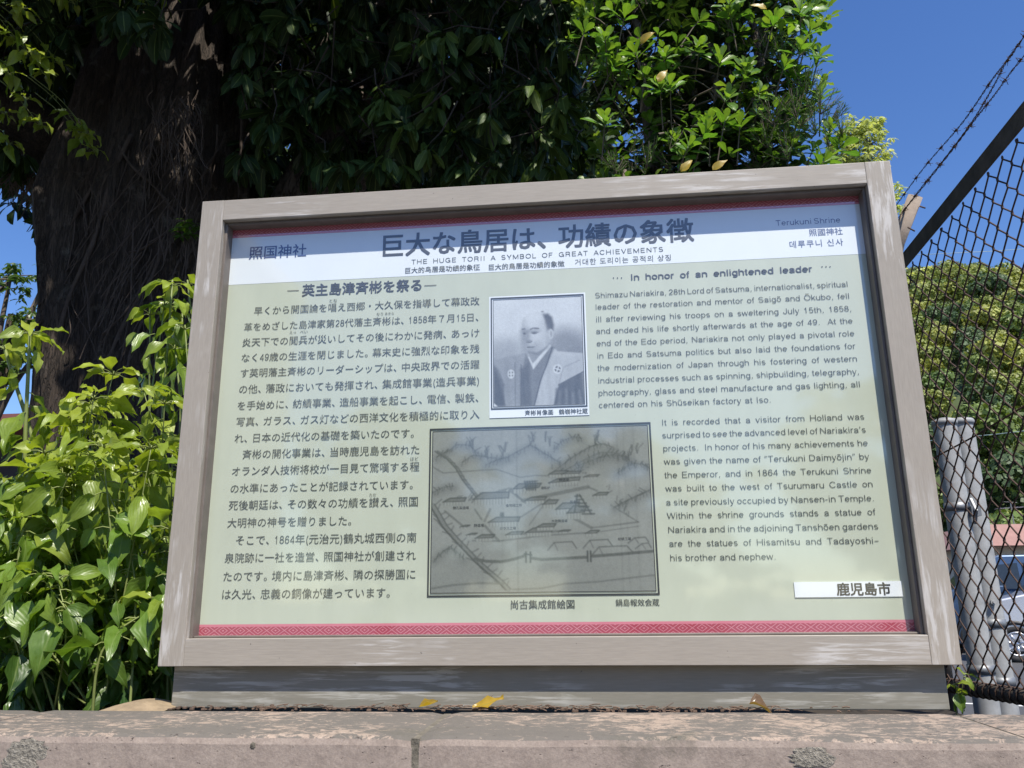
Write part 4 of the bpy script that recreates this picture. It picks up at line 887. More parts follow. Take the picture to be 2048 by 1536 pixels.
clusters(lv, st, in_view(46, (760, 1130), (40, 345), (1.75, 2.2)) - TB, .13, 7, .38, ((.10, .16, .03), (.05, .09, .02)), 'long', 15, .3, 1.1)
# the roof of the crown, higher than the picture, which shades the trunk
n = 1500; Q = np.stack([r.uniform(-6, .5, n), r.uniform(-.9, 6.5, n), r.uniform(4.6, 6.6, n)], 1); Q = Q[(Q[:, 1] > -.9 + .55 * np.clip(Q[:, 0] + 1.2, 0, 3)) & (Q[:, 2] > 4.55 + .3 * np.clip(Q[:, 1] - 1, 0, 4) * .6)]
sd = np.array(SUN); w_ = Q - np.array([-2.62, 1.8, 3.75]); away = np.linalg.norm(w_ - (w_ @ sd)[:, None] * sd, axis=1); Q = Q[away > .36]
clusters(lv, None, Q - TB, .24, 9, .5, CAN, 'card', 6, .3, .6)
n = 700; Q = np.stack([r.uniform(-6.5, 1.6, n), r.uniform(5.0, 8.5, n), r.uniform(3.0, 7.6, n)], 1); Q = Q[(Q[:, 0] < .25) & (Q[:, 0] > -6)]
Q = Q[(Q[:, 2] > 3.6) & ((Q[:, 0] > -4.1) | (Q[:, 2] > 6.4))]
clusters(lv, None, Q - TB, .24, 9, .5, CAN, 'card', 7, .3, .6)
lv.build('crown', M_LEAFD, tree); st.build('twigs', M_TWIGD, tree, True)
# a pale drooping spray and a few lit leaves on the near side of the crown
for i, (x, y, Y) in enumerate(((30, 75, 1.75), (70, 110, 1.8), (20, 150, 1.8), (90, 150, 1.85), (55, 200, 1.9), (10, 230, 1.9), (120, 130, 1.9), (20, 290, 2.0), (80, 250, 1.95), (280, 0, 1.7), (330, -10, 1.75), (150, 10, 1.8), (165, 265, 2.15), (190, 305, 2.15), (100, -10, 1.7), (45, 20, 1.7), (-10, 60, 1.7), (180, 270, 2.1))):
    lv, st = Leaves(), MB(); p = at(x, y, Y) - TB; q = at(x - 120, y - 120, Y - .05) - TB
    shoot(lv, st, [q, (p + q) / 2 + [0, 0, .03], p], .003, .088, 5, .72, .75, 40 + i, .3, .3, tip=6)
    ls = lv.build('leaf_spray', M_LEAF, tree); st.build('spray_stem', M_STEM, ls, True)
lv = Leaves(); P = np.array([at(x, y, 2.32) for x, y in ((355, 455), (372, 440), (385, 465), (395, 448), (365, 470), (378, 455))]) - TB
clusters(lv, None, P, .05, 9, .4, ((.10, .2, .03), (.06, .14, .03)), 'ovate', 77, .2, .1)
lv.build('epiphyte', M_LEAF, tree)

# ------------------------------------------------------------------ clipped evergreen column at the right, above the sign
hb = np.array([.62, 1.75, 1.0]); hed = empty('clipped_evergreen', hb.tolist())
tag(hed, 'tall twiggy evergreen with bright oval leaf whorls above the right half of the sign', 'tree')
r = np.random.default_rng(33)
b = MB()
for i in range(7):
    x = r.uniform(-.35, .38); y = r.uniform(-.2, .3); P = [(x * .4, y * .4, 0), (x * .7 + r.normal(0, .05), y, 1.2), (x + r.normal(0, .08), y + r.normal(0, .08), 2.4), (x * 1.1 + r.normal(0, .1), y, 3.6)]
    b.tube(curve3(P, 20), np.linspace(.045, .012, 20), 7)
b.build('trunk', M_BARK2, hed, True)
def col_pts(n, shell=None):               # points in or on the column
    z = r.uniform(.9, 3.9, n); a = r.uniform(0, 2 * PI, n); q = np.sqrt(r.random(n)) if shell is None else r.uniform(*shell, n)
    bx = .50 + .04 * np.sin(z * 5) ; by = .42
    return np.stack([q * bx * np.sign(np.cos(a)) * np.abs(np.cos(a)) ** .7, q * by * np.sign(np.sin(a)) * np.abs(np.sin(a)) ** .7, z], 1)
st = MB()
for p in col_pts(420, (.3, .98)):
    d = nrm(p * [1, 1, 0] + r.normal(0, .25, 3) + [0, 0, .1]); q = p - d * r.uniform(.12, .4)
    st.tube(curve3([q, (p + q) / 2 + r.normal(0, .03, 3), p], 7), np.linspace(.005, .0015, 7), 4, False)
for p in col_pts(500, (.5, .95)):
    d = nrm(r.normal(0, 1, 3)); st.tube([p, p + d * .06, p + d * .13 + r.normal(0, .03, 3)], [.0022, .0018, .001], 3, False)
hst = st
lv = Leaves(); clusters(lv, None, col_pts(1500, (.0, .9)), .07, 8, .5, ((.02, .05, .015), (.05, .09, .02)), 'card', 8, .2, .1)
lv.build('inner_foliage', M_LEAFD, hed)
lv = Leaves()
def whorl(p, d, L, n, cols, sd):
    r = np.random.default_rng(sd); d = nrm(np.array(d)); t1 = nrm(np.cross(d, [0.2, .3, 1.])); t2 = np.cross(d, t1)
    hst.tube([p - d * L * 1.8 - np.array([0, 0, .02]), p - d * L * .6, p], [.003, .0025, .002], 5, False)
    an = np.arange(n) * GR + r.random() * 6; op = np.linspace(.35, 1.35, n)[:, None]; A = nrm(d[None] * np.cos(op) + (np.cos(an)[:, None] * t1 + np.sin(an)[:, None] * t2) * np.sin(op))
    Ls = L * np.linspace(.7, 1.1, n) * (.8 + .4 * r.random(n)); t = np.linspace(0, 1, n)[:, None]
    col = (np.array(cols[0]) * (1 - t) + np.array(cols[1]) * t) * (.85 + .3 * r.random((n, 1)))
    lv.add(p[None] - d * np.linspace(0, .35, n)[:, None] * L, A, d + r.normal(0, .15, (n, 3)), Ls, Ls * .47, col, 'obov', .12, .14, .02, sd)
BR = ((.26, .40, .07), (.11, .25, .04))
k = 0
for p in col_pts(330, (.93, 1.06)):
    w = p + hb
    if p[1] > .25: continue
    d = p * [1, 1.1, 0] / .5 + np.array([.1, -.25, .75]) + r.normal(0, .3, 3)
    whorl(p, d, r.uniform(.055, .078), r.integers(6, 10), BR, 900 + k); k += 1
for x, y in ((1210, 75), (1200, 100), (1270, 105), (1400, 40), (1290, 150), (1440, 120), (1400, 95), (1490, 140), (1340, 170), (1210, 240), (1320, 175), (1420, 245), (1410, 265), (1380, 290), (1450, 240), (1480, 250), (1350, 280), (1570, 130), (1620, 60), (1600, 100), (1640, 110), (1560, 215), (1640, 190), (1660, 260), (1460, 30), (1600, 20), (1550, 40), (1230, 130), (1330, 140), (1170, 60), (1250, 30), (1680, 290), (1650, 320), (1590, 150)):
    p = at(x, y, 1.28 + .1 * r.random()) - hb; whorl(p, np.array([.15, -.45, .8]) + r.normal(0, .25, 3), r.uniform(.07, .085), 9, BR, 900 + k); k += 1
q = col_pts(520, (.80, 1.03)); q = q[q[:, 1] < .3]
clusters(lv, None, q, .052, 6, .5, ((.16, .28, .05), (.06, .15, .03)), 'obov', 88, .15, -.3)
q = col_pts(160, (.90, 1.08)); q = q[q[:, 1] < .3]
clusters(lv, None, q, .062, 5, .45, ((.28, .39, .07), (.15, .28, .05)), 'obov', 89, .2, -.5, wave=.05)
# a handful of yellowed leaves
for x, y in ((1310, 65), (1455, 320), (1385, 320), (1500, 10), (1335, 140)):
    lv.add((at(x, y, 1.22) - hb)[None], np.array([[r.normal(), -.2, -.3]]), [0, -1, .3], .065, .034, (.55, .38, .06), 'obov', .3, .1, .03, k); k += 1
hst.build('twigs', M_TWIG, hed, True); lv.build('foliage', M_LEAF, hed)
# feathery conifer sprays mixed into its lower part: a small cypress of its own
cb = np.array([.72, 1.45, 1.0]); con = empty('dwarf_cypress', cb.tolist()); tag(con, 'small feathery cypress peeping over the top right of the sign frame', 'shrub')
lv, st = Leaves(), MB(); r = np.random.default_rng(44)
def spray(p, d, n, L, cols):
    for i in range(n):
        dd = nrm(d + r.normal(0, .5, 3)); Q = [p, p + dd * L * .5, p + dd * L + np.array([0, 0, .02])]; st.tube(Q, [.002, .0015, .001], 3, False)
        k = 16; t = r.random(k)[:, None]; B = p + dd * L * t; A = nrm(dd + r.normal(0, .55, (k, 3)))
        lv.add(B, A, r.normal(0, 1, (k, 3)), L * .28, L * .028, tints(k, cols[0], cols[1], i), 'card', .1, .1, 0, int(1e3 * r.random()))
CY = ((.05, .13, .02), (.13, .24, .03))
for x, y, n, L in ((1545, 250, 14, .09), (1580, 230, 14, .09), (1520, 290, 12, .09), (1620, 260, 14, .09), (1600, 300, 14, .10), (1550, 310, 12, .09), (1640, 240, 10, .08), (1250, 345, 10, .07), (1230, 350, 8, .07), (1280, 335, 8, .07), (1330, 335, 6, .08), (1470, 60, 8, .09), (1310, 15, 8, .09), (1600, 200, 10, .08), (1550, 110, 8, .1), (1660, 290, 10, .08)):
    p = at(x, y, 1.32 + .12 * r.random()) - cb
    for q in range(3): spray(p + r.normal(0, .035, 3), np.array([r.normal(0, .5), -.5, .8]), n // 2, L, CY)
for x0 in (1250, 1560): st.tube(curve3([[0, 0, 0], at(x0, 700, 1.42) - cb, at(x0, 340, 1.40) - cb], 10), np.linspace(.02, .008, 10), 6)
lv.build('foliage', M_LEAFD, con); st.build('stem', M_TWIG, con, True)

# ------------------------------------------------------------------ trees farther back
def far_tree(name, label, base, crown, n, L, cols, seed, wl=.45, limbs=None, kind='ovate', hang=.5, group=None, leafm=M_LEAF):
    base = np.array(base, float); root = empty(name, base.tolist()); tag(root, label, 'tree', group)
    r = np.random.default_rng(seed); P = []
    for (c, rad, w) in crown:
        k = int(n * w); v = nrm(r.normal(0, 1, (k, 3))) * (.55 + .45 * r.random((k, 1))) ; lump = 1 + .25 * np.sin(v[:, :1] * 5 + seed) * np.cos(v[:, 2:] * 6)
        P.append(np.array(c) - base + v * np.array(rad) * lump)
    P = np.concatenate(P); lv, tw = Leaves(), MB()
    clusters(lv, None, P, L, 8, wl, cols, kind, seed, .2, hang)
    lv.build('crown', leafm, root)
    b = MB(); cen = [np.array(c) - base for c, _, _ in crown]; top = np.mean(cen, axis=0)
    b.tube(curve3([[0, 0, 0], top * .5 + [.1, 0, 0], top], 14), np.linspace(.17, .05, 14), 9); b.build('trunk', M_BARK, root, True)
    b = MB()
    for c in cen: b.tube(curve3([top * .55, (top * .55 + c) / 2 + [0, 0, .2], c], 10), np.linspace(.06, .02, 10), 6)
    for p in P[::9]:
        c = cen[int(np.argmin([np.linalg.norm(p - c) for c in cen]))]; b.tube(curve3([c, (c + p) / 2 + r.normal(0, .06, 3), p], 6), np.linspace(.018, .004, 6), 4, False)
    b.build('branches', M_TWIG, root, True)
    return root
c = at(1735, 290, 14); far_tree('pale_camphor', 'pale yellow green tree top just beyond the top right corner of the sign', (c[0], 14.2, 0), [(c, (.44, .5, .80), .5), (at(1700, 285, 14), (.5, .5, .6), .35), (at(1700, 420, 14), (1.1, .8, 1.2), .9), (at(1690, 560, 14), (1.3, 1., 1.1), .9)], 300, .12, ((.66, .66, .36), (.42, .48, .18)), 60)
far_tree('garden_tree', 'sunlit green tree in the gap between the dark crown and the twiggy evergreen', (at(1120, 300, 8.5)[0], 8.8, .3), [(at(1110, 330, 8.5), (.75, .6, .6), .5), (at(1175, 250, 8.6), (.6, .6, .7), .3), (at(1040, 400, 8.6), (.7, .6, .6), .3), (at(1200, 420, 8.6), (.9, .6, .7), .3)], 430, .12, ((.22, .30, .05), (.08, .17, .03)), 61)
far_tree('slender_tree', 'thin leaved tree against the sky at the left edge beyond the trunk', (at(-60, 700, 7.5)[0], 7.6, .6), [(at(20, 560, 7.5), (.32, .3, .28), .22), (at(70, 640, 7.5), (.35, .3, .2), .25), (at(0, 720, 7.5), (.5, .3, .3), .3), (at(80, 700, 7.5), (.26, .3, .2), .18), (at(100, 540, 7.5), (.2, .2, .15), .08), (at(-120, 620, 7.5), (.7, .5, .7), .5)], 170, .10, ((.12, .20, .04), (.05, .11, .03)), 62)
# ------------------------------------------------------------------ chain link fence running towards the camera at the right
def atX(x, y, X):
    r = ray(x, y); return CAM + r * (X - CAM[0]) / r[0]
FX = 1.0
fence = empty('chain_link_fence', (FX, .45, 1.0)); FB = np.array([FX, .45, 1.0])
tag(fence, 'rusty chain link fence in a dark metal frame right of the sign', 'fence')
b = MB(); p0, p1 = atX(1815, 515, FX), atX(2048, 230, FX); d = (p1 - p0) / (p1[1] - p0[1])
A, B2 = p0 + d * (.88 - p0[1]), p0 + d * (-.03 - p0[1])
def bar(b, a, c, w, h):                                  # flat bar between two points, w across X, h in height
    a, c = np.array(a), np.array(c)
    b.add([a + [-w, 0, -h], a + [w, 0, -h], a + [w, 0, h], a + [-w, 0, h], c + [-w, 0, -h], c + [w, 0, -h], c + [w, 0, h], c + [-w, 0, h]],
          [(0, 1, 2, 3), (7, 6, 5, 4), (0, 4, 5, 1), (1, 5, 6, 2), (2, 6, 7, 3), (3, 7, 4, 0)])
bar(b, A - FB, B2 - FB, .0025, .020); bar(b, A - FB + [.014, 0, .0215], B2 - FB + [.014, 0, .0215], .017, .0025)
b.build('top_rail', M_RAIL, fence, bevel=.001)
q0, q1 = atX(1905, 1372, FX), atX(2048, 1394, FX); dq = (q1 - q0) / (q1[1] - q0[1])
b = MB(); b.tube([q0 + dq * (.87 - q0[1]) - FB, q0 + dq * (.45 - q0[1]) - FB, q0 + dq * (-.03 - q0[1]) - FB], .0155, 12); b.build('bottom_rail', M_RAIL, fence, True)
for y in (.87, -.04):
    b = MB(); zt = (p0 + d * (y - p0[1]))[2]; b.tube([[0, y - .45, -.2], [0, y - .45, zt - 1.0 + .012]], .020, 14); b.build('post', M_RAIL, fence, True)
b = MB(); a_, h_ = .0325, .0325; r = np.random.default_rng(8)
zb = lambda y: (q0 + dq * (y - q0[1]))[2]; ztp = lambda y: (p0 + d * (y - p0[1]))[2] - .01
nw = int(.86 / a_)
for i in range(nw):
    y0 = .84 - i * a_; nk = int((ztp(y0) - zb(y0)) / h_); P = []
    for k in range(nk + 1):
        z = zb(y0) + .002 + k * h_; s_ = 1 if (k + i) % 2 else -1; yy = y0 + s_ * (a_ / 2 + .0025) + r.normal(0, .0012); xx = .0022 * s_
        for t in (-.14, 0, .14): P.append((xx * (1 if abs(t) < .1 else .2) + r.normal(0, .0003), yy - .45 - abs(t) * s_ * a_ * .55, z + t * h_ + r.normal(0, .0007) - 1.0))
    b.tube(np.array(P), .00195, 5, False)
b.build('wire_mesh', M_RUST, fence, True)
b = MB(); rr_ = .0175
for i in range(nw):                                        # the mesh ends wound round the bottom rail
    y0 = .84 - i * a_; z0 = zb(y0); an = np.linspace(0, 2 * PI, 12)
    b.tube(np.stack([rr_ * np.cos(an), y0 - .45 + .012 * an / 6.28, z0 - 1.0 + rr_ * np.sin(an)], 1), .0019, 5, False)
b.build('wire_binding', M_RUST, fence, True)
b = MB(); w0, w1 = atX(1860, 920, FX + .012), atX(2060, 805, FX + .012); b.tube([w0 - FB, (w0 + w1) / 2 - FB - [0, 0, .004], w1 - FB], .0022, 5); b.build('brace_wire', M_RUST, fence, True)

# ------------------------------------------------------------------ the pair of galvanised posts behind the fence
def galv(px, Yd, ztop, rad, label, strap):
    x = at(px, 1425, Yd)[0]; root = empty('steel_post', (x, Yd, 0)); tag(root, label, 'post', 'galvanised posts behind the fence')
    b = MB(); b.tube([(0, 0, 0), (0, 0, ztop * .5), (0, 0, ztop)], rad, 24, False); b.build('tube', M_GALV, root, True)
    b = MB(); an = np.linspace(0, PI / 2, 6)
    b.tube([(0, 0, ztop - .018), (0, 0, ztop - .006)] + [(0, 0, ztop - .006 + .012 * math.sin(a)) for a in an[1:]], [rad + .003, rad + .003] + [max(.001, (rad + .003) * math.cos(a)) for a in an[1:]], 24); b.build('cap', M_GALV, root, True)
    for z in strap:
        b = MB(); b.tube([(0, 0, z - .012), (0, 0, z + .012)], rad + .0025, 24); b.build('strap', M_GALVD, root, True)
    return root
pA = galv(1975, 1.03, 1.812, .033, 'thick galvanised post directly behind the right edge of the sign', (1.10, 1.55)); pB = galv(2012, 1.12, 1.83, .034, 'second galvanised post just behind and right of the first', (1.22, 1.06))
b = MB(); b.tube([(-.006, -.036, 1.28), (-.006, -.044, 1.28)], .008, 10); b.tube([(-.006, -.044, 1.28), (-.006, -.049, 1.28)], .004, 8); b.build('bolt', M_GALV, pB)
b = MB(); b.box((.020, -.046, 1.52), (.046, -.020, 1.548)); b.tube([(.03, -.03, 1.50), (.03, -.05, 1.535), (.028, -.03, 1.57)], .006, 6); b.build('clamp', M_GALVD, pA)

# ------------------------------------------------------------------ barbed wire and its post
arm0, arm1 = at(1794, 486, .80), at(1831, 392, .74); arm = empty('wire_post', (arm0[0] - .05, .84, 1.0)); AO = np.array([arm0[0] - .05, .84, 1.0])
tag(arm, 'weathered round post with a leaning top that carries barbed wire above the fence', 'post')
b = MB(); b.tube(np.array([AO + [0, 0, -.2], AO + [0, 0, .9], arm0 - [.02, -.02, .08], arm0, arm1]) - AO, [.021, .021, .021, .021, .020], 20); b.build('pole', M_POLE, arm, True)
for (x, y, x2, y2) in ((1838, 412, 1850, 416), (1816, 455, 1829, 462)):
    b = MB(); b.tube([at(x, y, .75) - AO, at(x2, y2, .72) - AO], .0022, 6); b.build('nail', M_RUST, arm, True)
WG = 'barbed wire strands above the fence'
def barbed(P, label, seed):
    pts = [atX(x, y, X) for x, y, X in P]; dl = pts[-1] - pts[-2]; pts.append(pts[-1] + dl / np.linalg.norm(dl) * .5); r = np.random.default_rng(seed)
    Q = curve3(pts, 160); o = Q[0].copy(); t = np.arange(160) * .85; T_ = nrm(np.gradient(Q, axis=0)); U = nrm(np.cross(T_, [0, 0, 1.])); Vv = np.cross(U, T_)
    b = MB()
    for ph in (0, PI): b.tube(Q + .0013 * (np.cos(t + ph)[:, None] * U + np.sin(t + ph)[:, None] * Vv) - o, .0009, 4, False)
    L = np.r_[0, np.cumsum(np.linalg.norm(np.diff(Q, axis=0), axis=1))]; r.random()
    for s_ in np.arange(.03 + .04 * r.random(), L[-1], .085):
        i = int(np.argmin(np.abs(L - s_))); c = Q[i] - o; an = np.linspace(0, 4 * PI, 14)
        b.tube(c + .0024 * (np.cos(an)[:, None] * U[i] + np.sin(an)[:, None] * Vv[i]) + (np.linspace(-.006, .006, 14))[:, None] * T_[i], .0011, 4, False)
        for q in range(4):
            a = q * PI / 2 + r.normal(0, .35); dv = math.cos(a) * U[i] + math.sin(a) * Vv[i] + T_[i] * r.normal(0, .35); b.tube([c + T_[i] * (.005 if q % 2 else -.005), c + dv * .011], [.0009, .0005], 4)
    w = b.build('barbed_wire', M_RUST, None, True); w.location = o.tolist(); tag(w, label, 'barbed wire', WG)
barbed([(1792, 411, 1.0), (1850, 333, 1.0), (1926, 244, 1.0), (1984, 160, 1.0), (2022, 112, 1.0), (2048, 73, 1.0)], 'outermost barbed wire strand, the upper left line against the sky', 1)
barbed([(1797, 436, 1.012), (1836, 384, 1.012), (1902, 301, 1.012), (1950, 235, 1.012), (1989, 169, 1.012), (2016, 118, 1.012), (2048, 74, 1.012)], 'middle barbed wire strand joining the upper one at the right', 2)
barbed([(1800, 430, 1.02), (1838, 384, 1.02), (1903, 302, 1.02), (1951, 238, 1.02), (1989, 190, 1.02), (2023, 143, 1.02), (2048, 112, 1.02)], 'lowest barbed wire strand nearest the fence rail', 3)

# ------------------------------------------------------------------ wooded hill
def hill_z(x, y):
    u = x * .40 + y * .917; v = x * .917 - y * .40                # along and across the view to the right
    rise = np.clip((u - 62) / 95, 0, 1); rise = rise ** .85
    return (2 + 53 * rise * (1 - .0035 * (v - 4)) * (1 + .025 * np.sin(v * .21 + 1))) * (1 / (1 + np.exp(-(v + 45) / 8)))
n = 90; us = np.linspace(55, 230, n); vs = np.linspace(-75, 110, n); U_, V_ = np.meshgrid(us, vs, indexing='ij')
X_ = U_ * .40 + V_ * .917; Y_ = U_ * .917 - V_ * .40
b = MB(); b.add(np.stack([X_, Y_, hill_z(X_, Y_) - .6], -1).reshape(-1, 3), [(i * n + j, i * n + j + 1, (i + 1) * n + j + 1, (i + 1) * n + j) for i in range(n - 1) for j in range(n - 1)])
M_HILL = plain('forest_floor', (.06, .085, .03), .95, 0, .4, .3)
tag(b.build('hill', M_HILL, None, True), kind='structure')
lv = Leaves(); r = np.random.default_rng(71); crowns = []
for u in np.arange(60, 168, 3.3):
    for v in np.arange(-24, 30, 3.3):
        uu, vv = u + r.normal(0, 1.3), v + r.normal(0, 1.4); az_ = vv / uu
        if not (-.13 < az_ < .135): continue
        x, y = uu * .40 + vv * .917, uu * .917 - vv * .40; crowns.append((x, y, hill_z(x, y), r.uniform(1.5, 3.0) if r.random() < .8 else r.uniform(3, 4), uu))
nfine = len(crowns)
for u in np.arange(62, 170, 6.5):          # the slope farther to the left, hidden behind the sign from the photograph's viewpoint
    for v in np.arange(-66, -8, 6.5):
        uu, vv = u + r.normal(0, 1.5), v + r.normal(0, 1.5)
        if -.60 < vv / uu < -.12:
            x, y = uu * .40 + vv * .917, uu * .917 - vv * .40; crowns.append((x, y, hill_z(x, y), r.uniform(3, 4.6), uu))
for ic, (x, y, z, R_, uu) in enumerate(crowns):
    k = int(1250 * (90 / max(uu, 70))) if ic < nfine else 420; nb = 16; bl = nrm(r.normal(0, 1, (nb, 3)) + [0, 0, .5]) * R_ * .55
    bi = r.integers(0, nb, k); vd = nrm(r.normal(0, 1, (k, 3)) + [0, 0, .35]); P = bl[bi] + vd * R_ * .36 * (.8 + .25 * r.random((k, 1)))
    P[:, 2] *= .85; c = np.array([x, y, z + R_ * .55]); hue = r.random()
    base_c = np.array((.15, .22, .06)) * (1 - hue) + np.array((.42, .42, .11)) * hue
    if r.random() < .22: base_c = np.array((.09, .14, .06))
    nn = nrm(vd + r.normal(0, .45, (k, 3))); A = nrm(np.cross(nn, r.normal(0, 1, (k, 3)))); s_ = r.uniform(.16, .31, k) * (R_ / 2.4) * (1 if ic < nfine else 1.7)
    lv.add(c + P, A, nn, s_ * 1.2, s_ * .85, base_c * (.7 + .6 * r.random((k, 1))), 'flat', .15, .1, 0, 3)
tag(lv.build('hill_forest', M_LEAFD), 'distant wooded hillside of many round green crowns behind the fence', 'forest', kind='stuff')

# ------------------------------------------------------------------ buildings
M_TILE = plain('pink_roof_tile', (.33, .185, .155), .8, 0, .15, 3)
M_CREAM = plain('cream_render', (.52, .45, .36), .85, 0, .1, 2)
M_GLASS = plain('window_glass', (.03, .04, .05), .08)
M_SHUT = plain('pale_shutter', (.62, .60, .52), .6)
M_BROWNR = plain('brown_metal_roof', (.20, .075, .06), .55, 0, .15, 2)
M_DARKW = plain('dark_timber_wall', (.05, .04, .035), .8, 0, .3, 4)
hx, hy = 14.6, 32.0; house = empty('cream_building', (hx + 6, hy, 0)); tag(house, 'low cream building with a pink roof seen through the fence beyond the cars', 'building')
b = MB(); b.box((-5.6, 0, 0), (9, 9, 3.05)); b.build('wall', M_CREAM, house)
b = MB(); zr = 3.05
b.add([(-6.2, -.7, zr), (9.6, -.7, zr), (9.6, 9.7, zr), (-6.2, 9.7, zr), (-5.5, .1, zr + .85), (8.9, .1, zr + .85), (8.9, 8.9, zr + .85), (-5.5, 8.9, zr + .85)],
      [(3, 2, 1, 0), (4, 5, 6, 7), (0, 1, 5, 4), (1, 2, 6, 5), (2, 3, 7, 6), (3, 0, 4, 7)]); b.build('roof', M_TILE, house)
for x0, w, h, m in ((-4.9, .8, 1.4, M_GLASS), (-3.3, 1.0, 1.4, M_GLASS), (-1.6, 1.3, 1.5, M_SHUT), (.4, 1.3, 1.4, M_GLASS), (2.6, 1.3, 1.4, M_GLASS), (4.8, 1.3, 1.4, M_GLASS)):
    b = MB(); b.box((x0 - .07, -.05, 1.13), (x0 + w + .07, -.004, 1.2)); b.box((x0 - .07, -.05, 1.2 + h), (x0 + w + .07, -.004, 1.27 + h)); b.box((x0 - .07, -.05, 1.2), (x0, -.004, 1.2 + h)); b.box((x0 + w, -.05, 1.2), (x0 + w + .07, -.004, 1.2 + h)); f_ = b.build('window', M_SHUT, house)
    b = MB(); b.box((x0, -.03, 1.2), (x0 + w, -.006, 1.2 + h)); b.build('pane', m, f_)
an_ = at(2030, 1060, 33); ant = empty('television_antenna', an_.tolist()); tag(ant, 'thin television antenna standing on the pink roof', 'antenna')
b = MB(); b.tube([(0, 0, -.2), (0, 0, 1.1)], .02, 6); b.build('mast', M_GALVD, ant)
b = MB(); b.tube([(-.5, 0, .85), (.5, .1, .9)], .012, 5)
for q in range(7): b.tube([(-.5 + q * .16, -.25, .86 + q * .008), (-.5 + q * .16, .3, .86 + q * .008)], .010, 4)
b.tube([(0, 0, 1.1), (-.25, 0, 1.12), (.25, 0, 1.08)], .010, 4); b.build('boom', M_GALVD, ant)
lb = empty('timber_building', (-13, 15, 0)); tag(lb, 'dark building with a reddish brown roof edge at the far left behind the sapling', 'building')
b = MB(); b.box((-5, 0, 0), (4.4, 6, 4.85)); b.build('wall', M_DARKW, lb)
b = MB(); b.box((-6, -1.0, 4.86), (5.2, 7, 5.16)); b.add([(-6, -1, 5.161), (5.2, -1, 5.161), (5.2, 7, 5.161), (-6, 7, 5.161), (-2.2, 2.8, 5.55), (1.4, 2.8, 5.55)], [(0, 1, 5, 4), (1, 2, 5), (2, 3, 4, 5), (3, 0, 4)]); b.build('roof', M_BROWNR, lb)
for x0 in (-3.8, -1.0, 1.8):
    b = MB(); b.box((x0, -.03, 2.6), (x0 + 1.2, -.005, 3.9)); b.build('window', M_GLASS, lb)

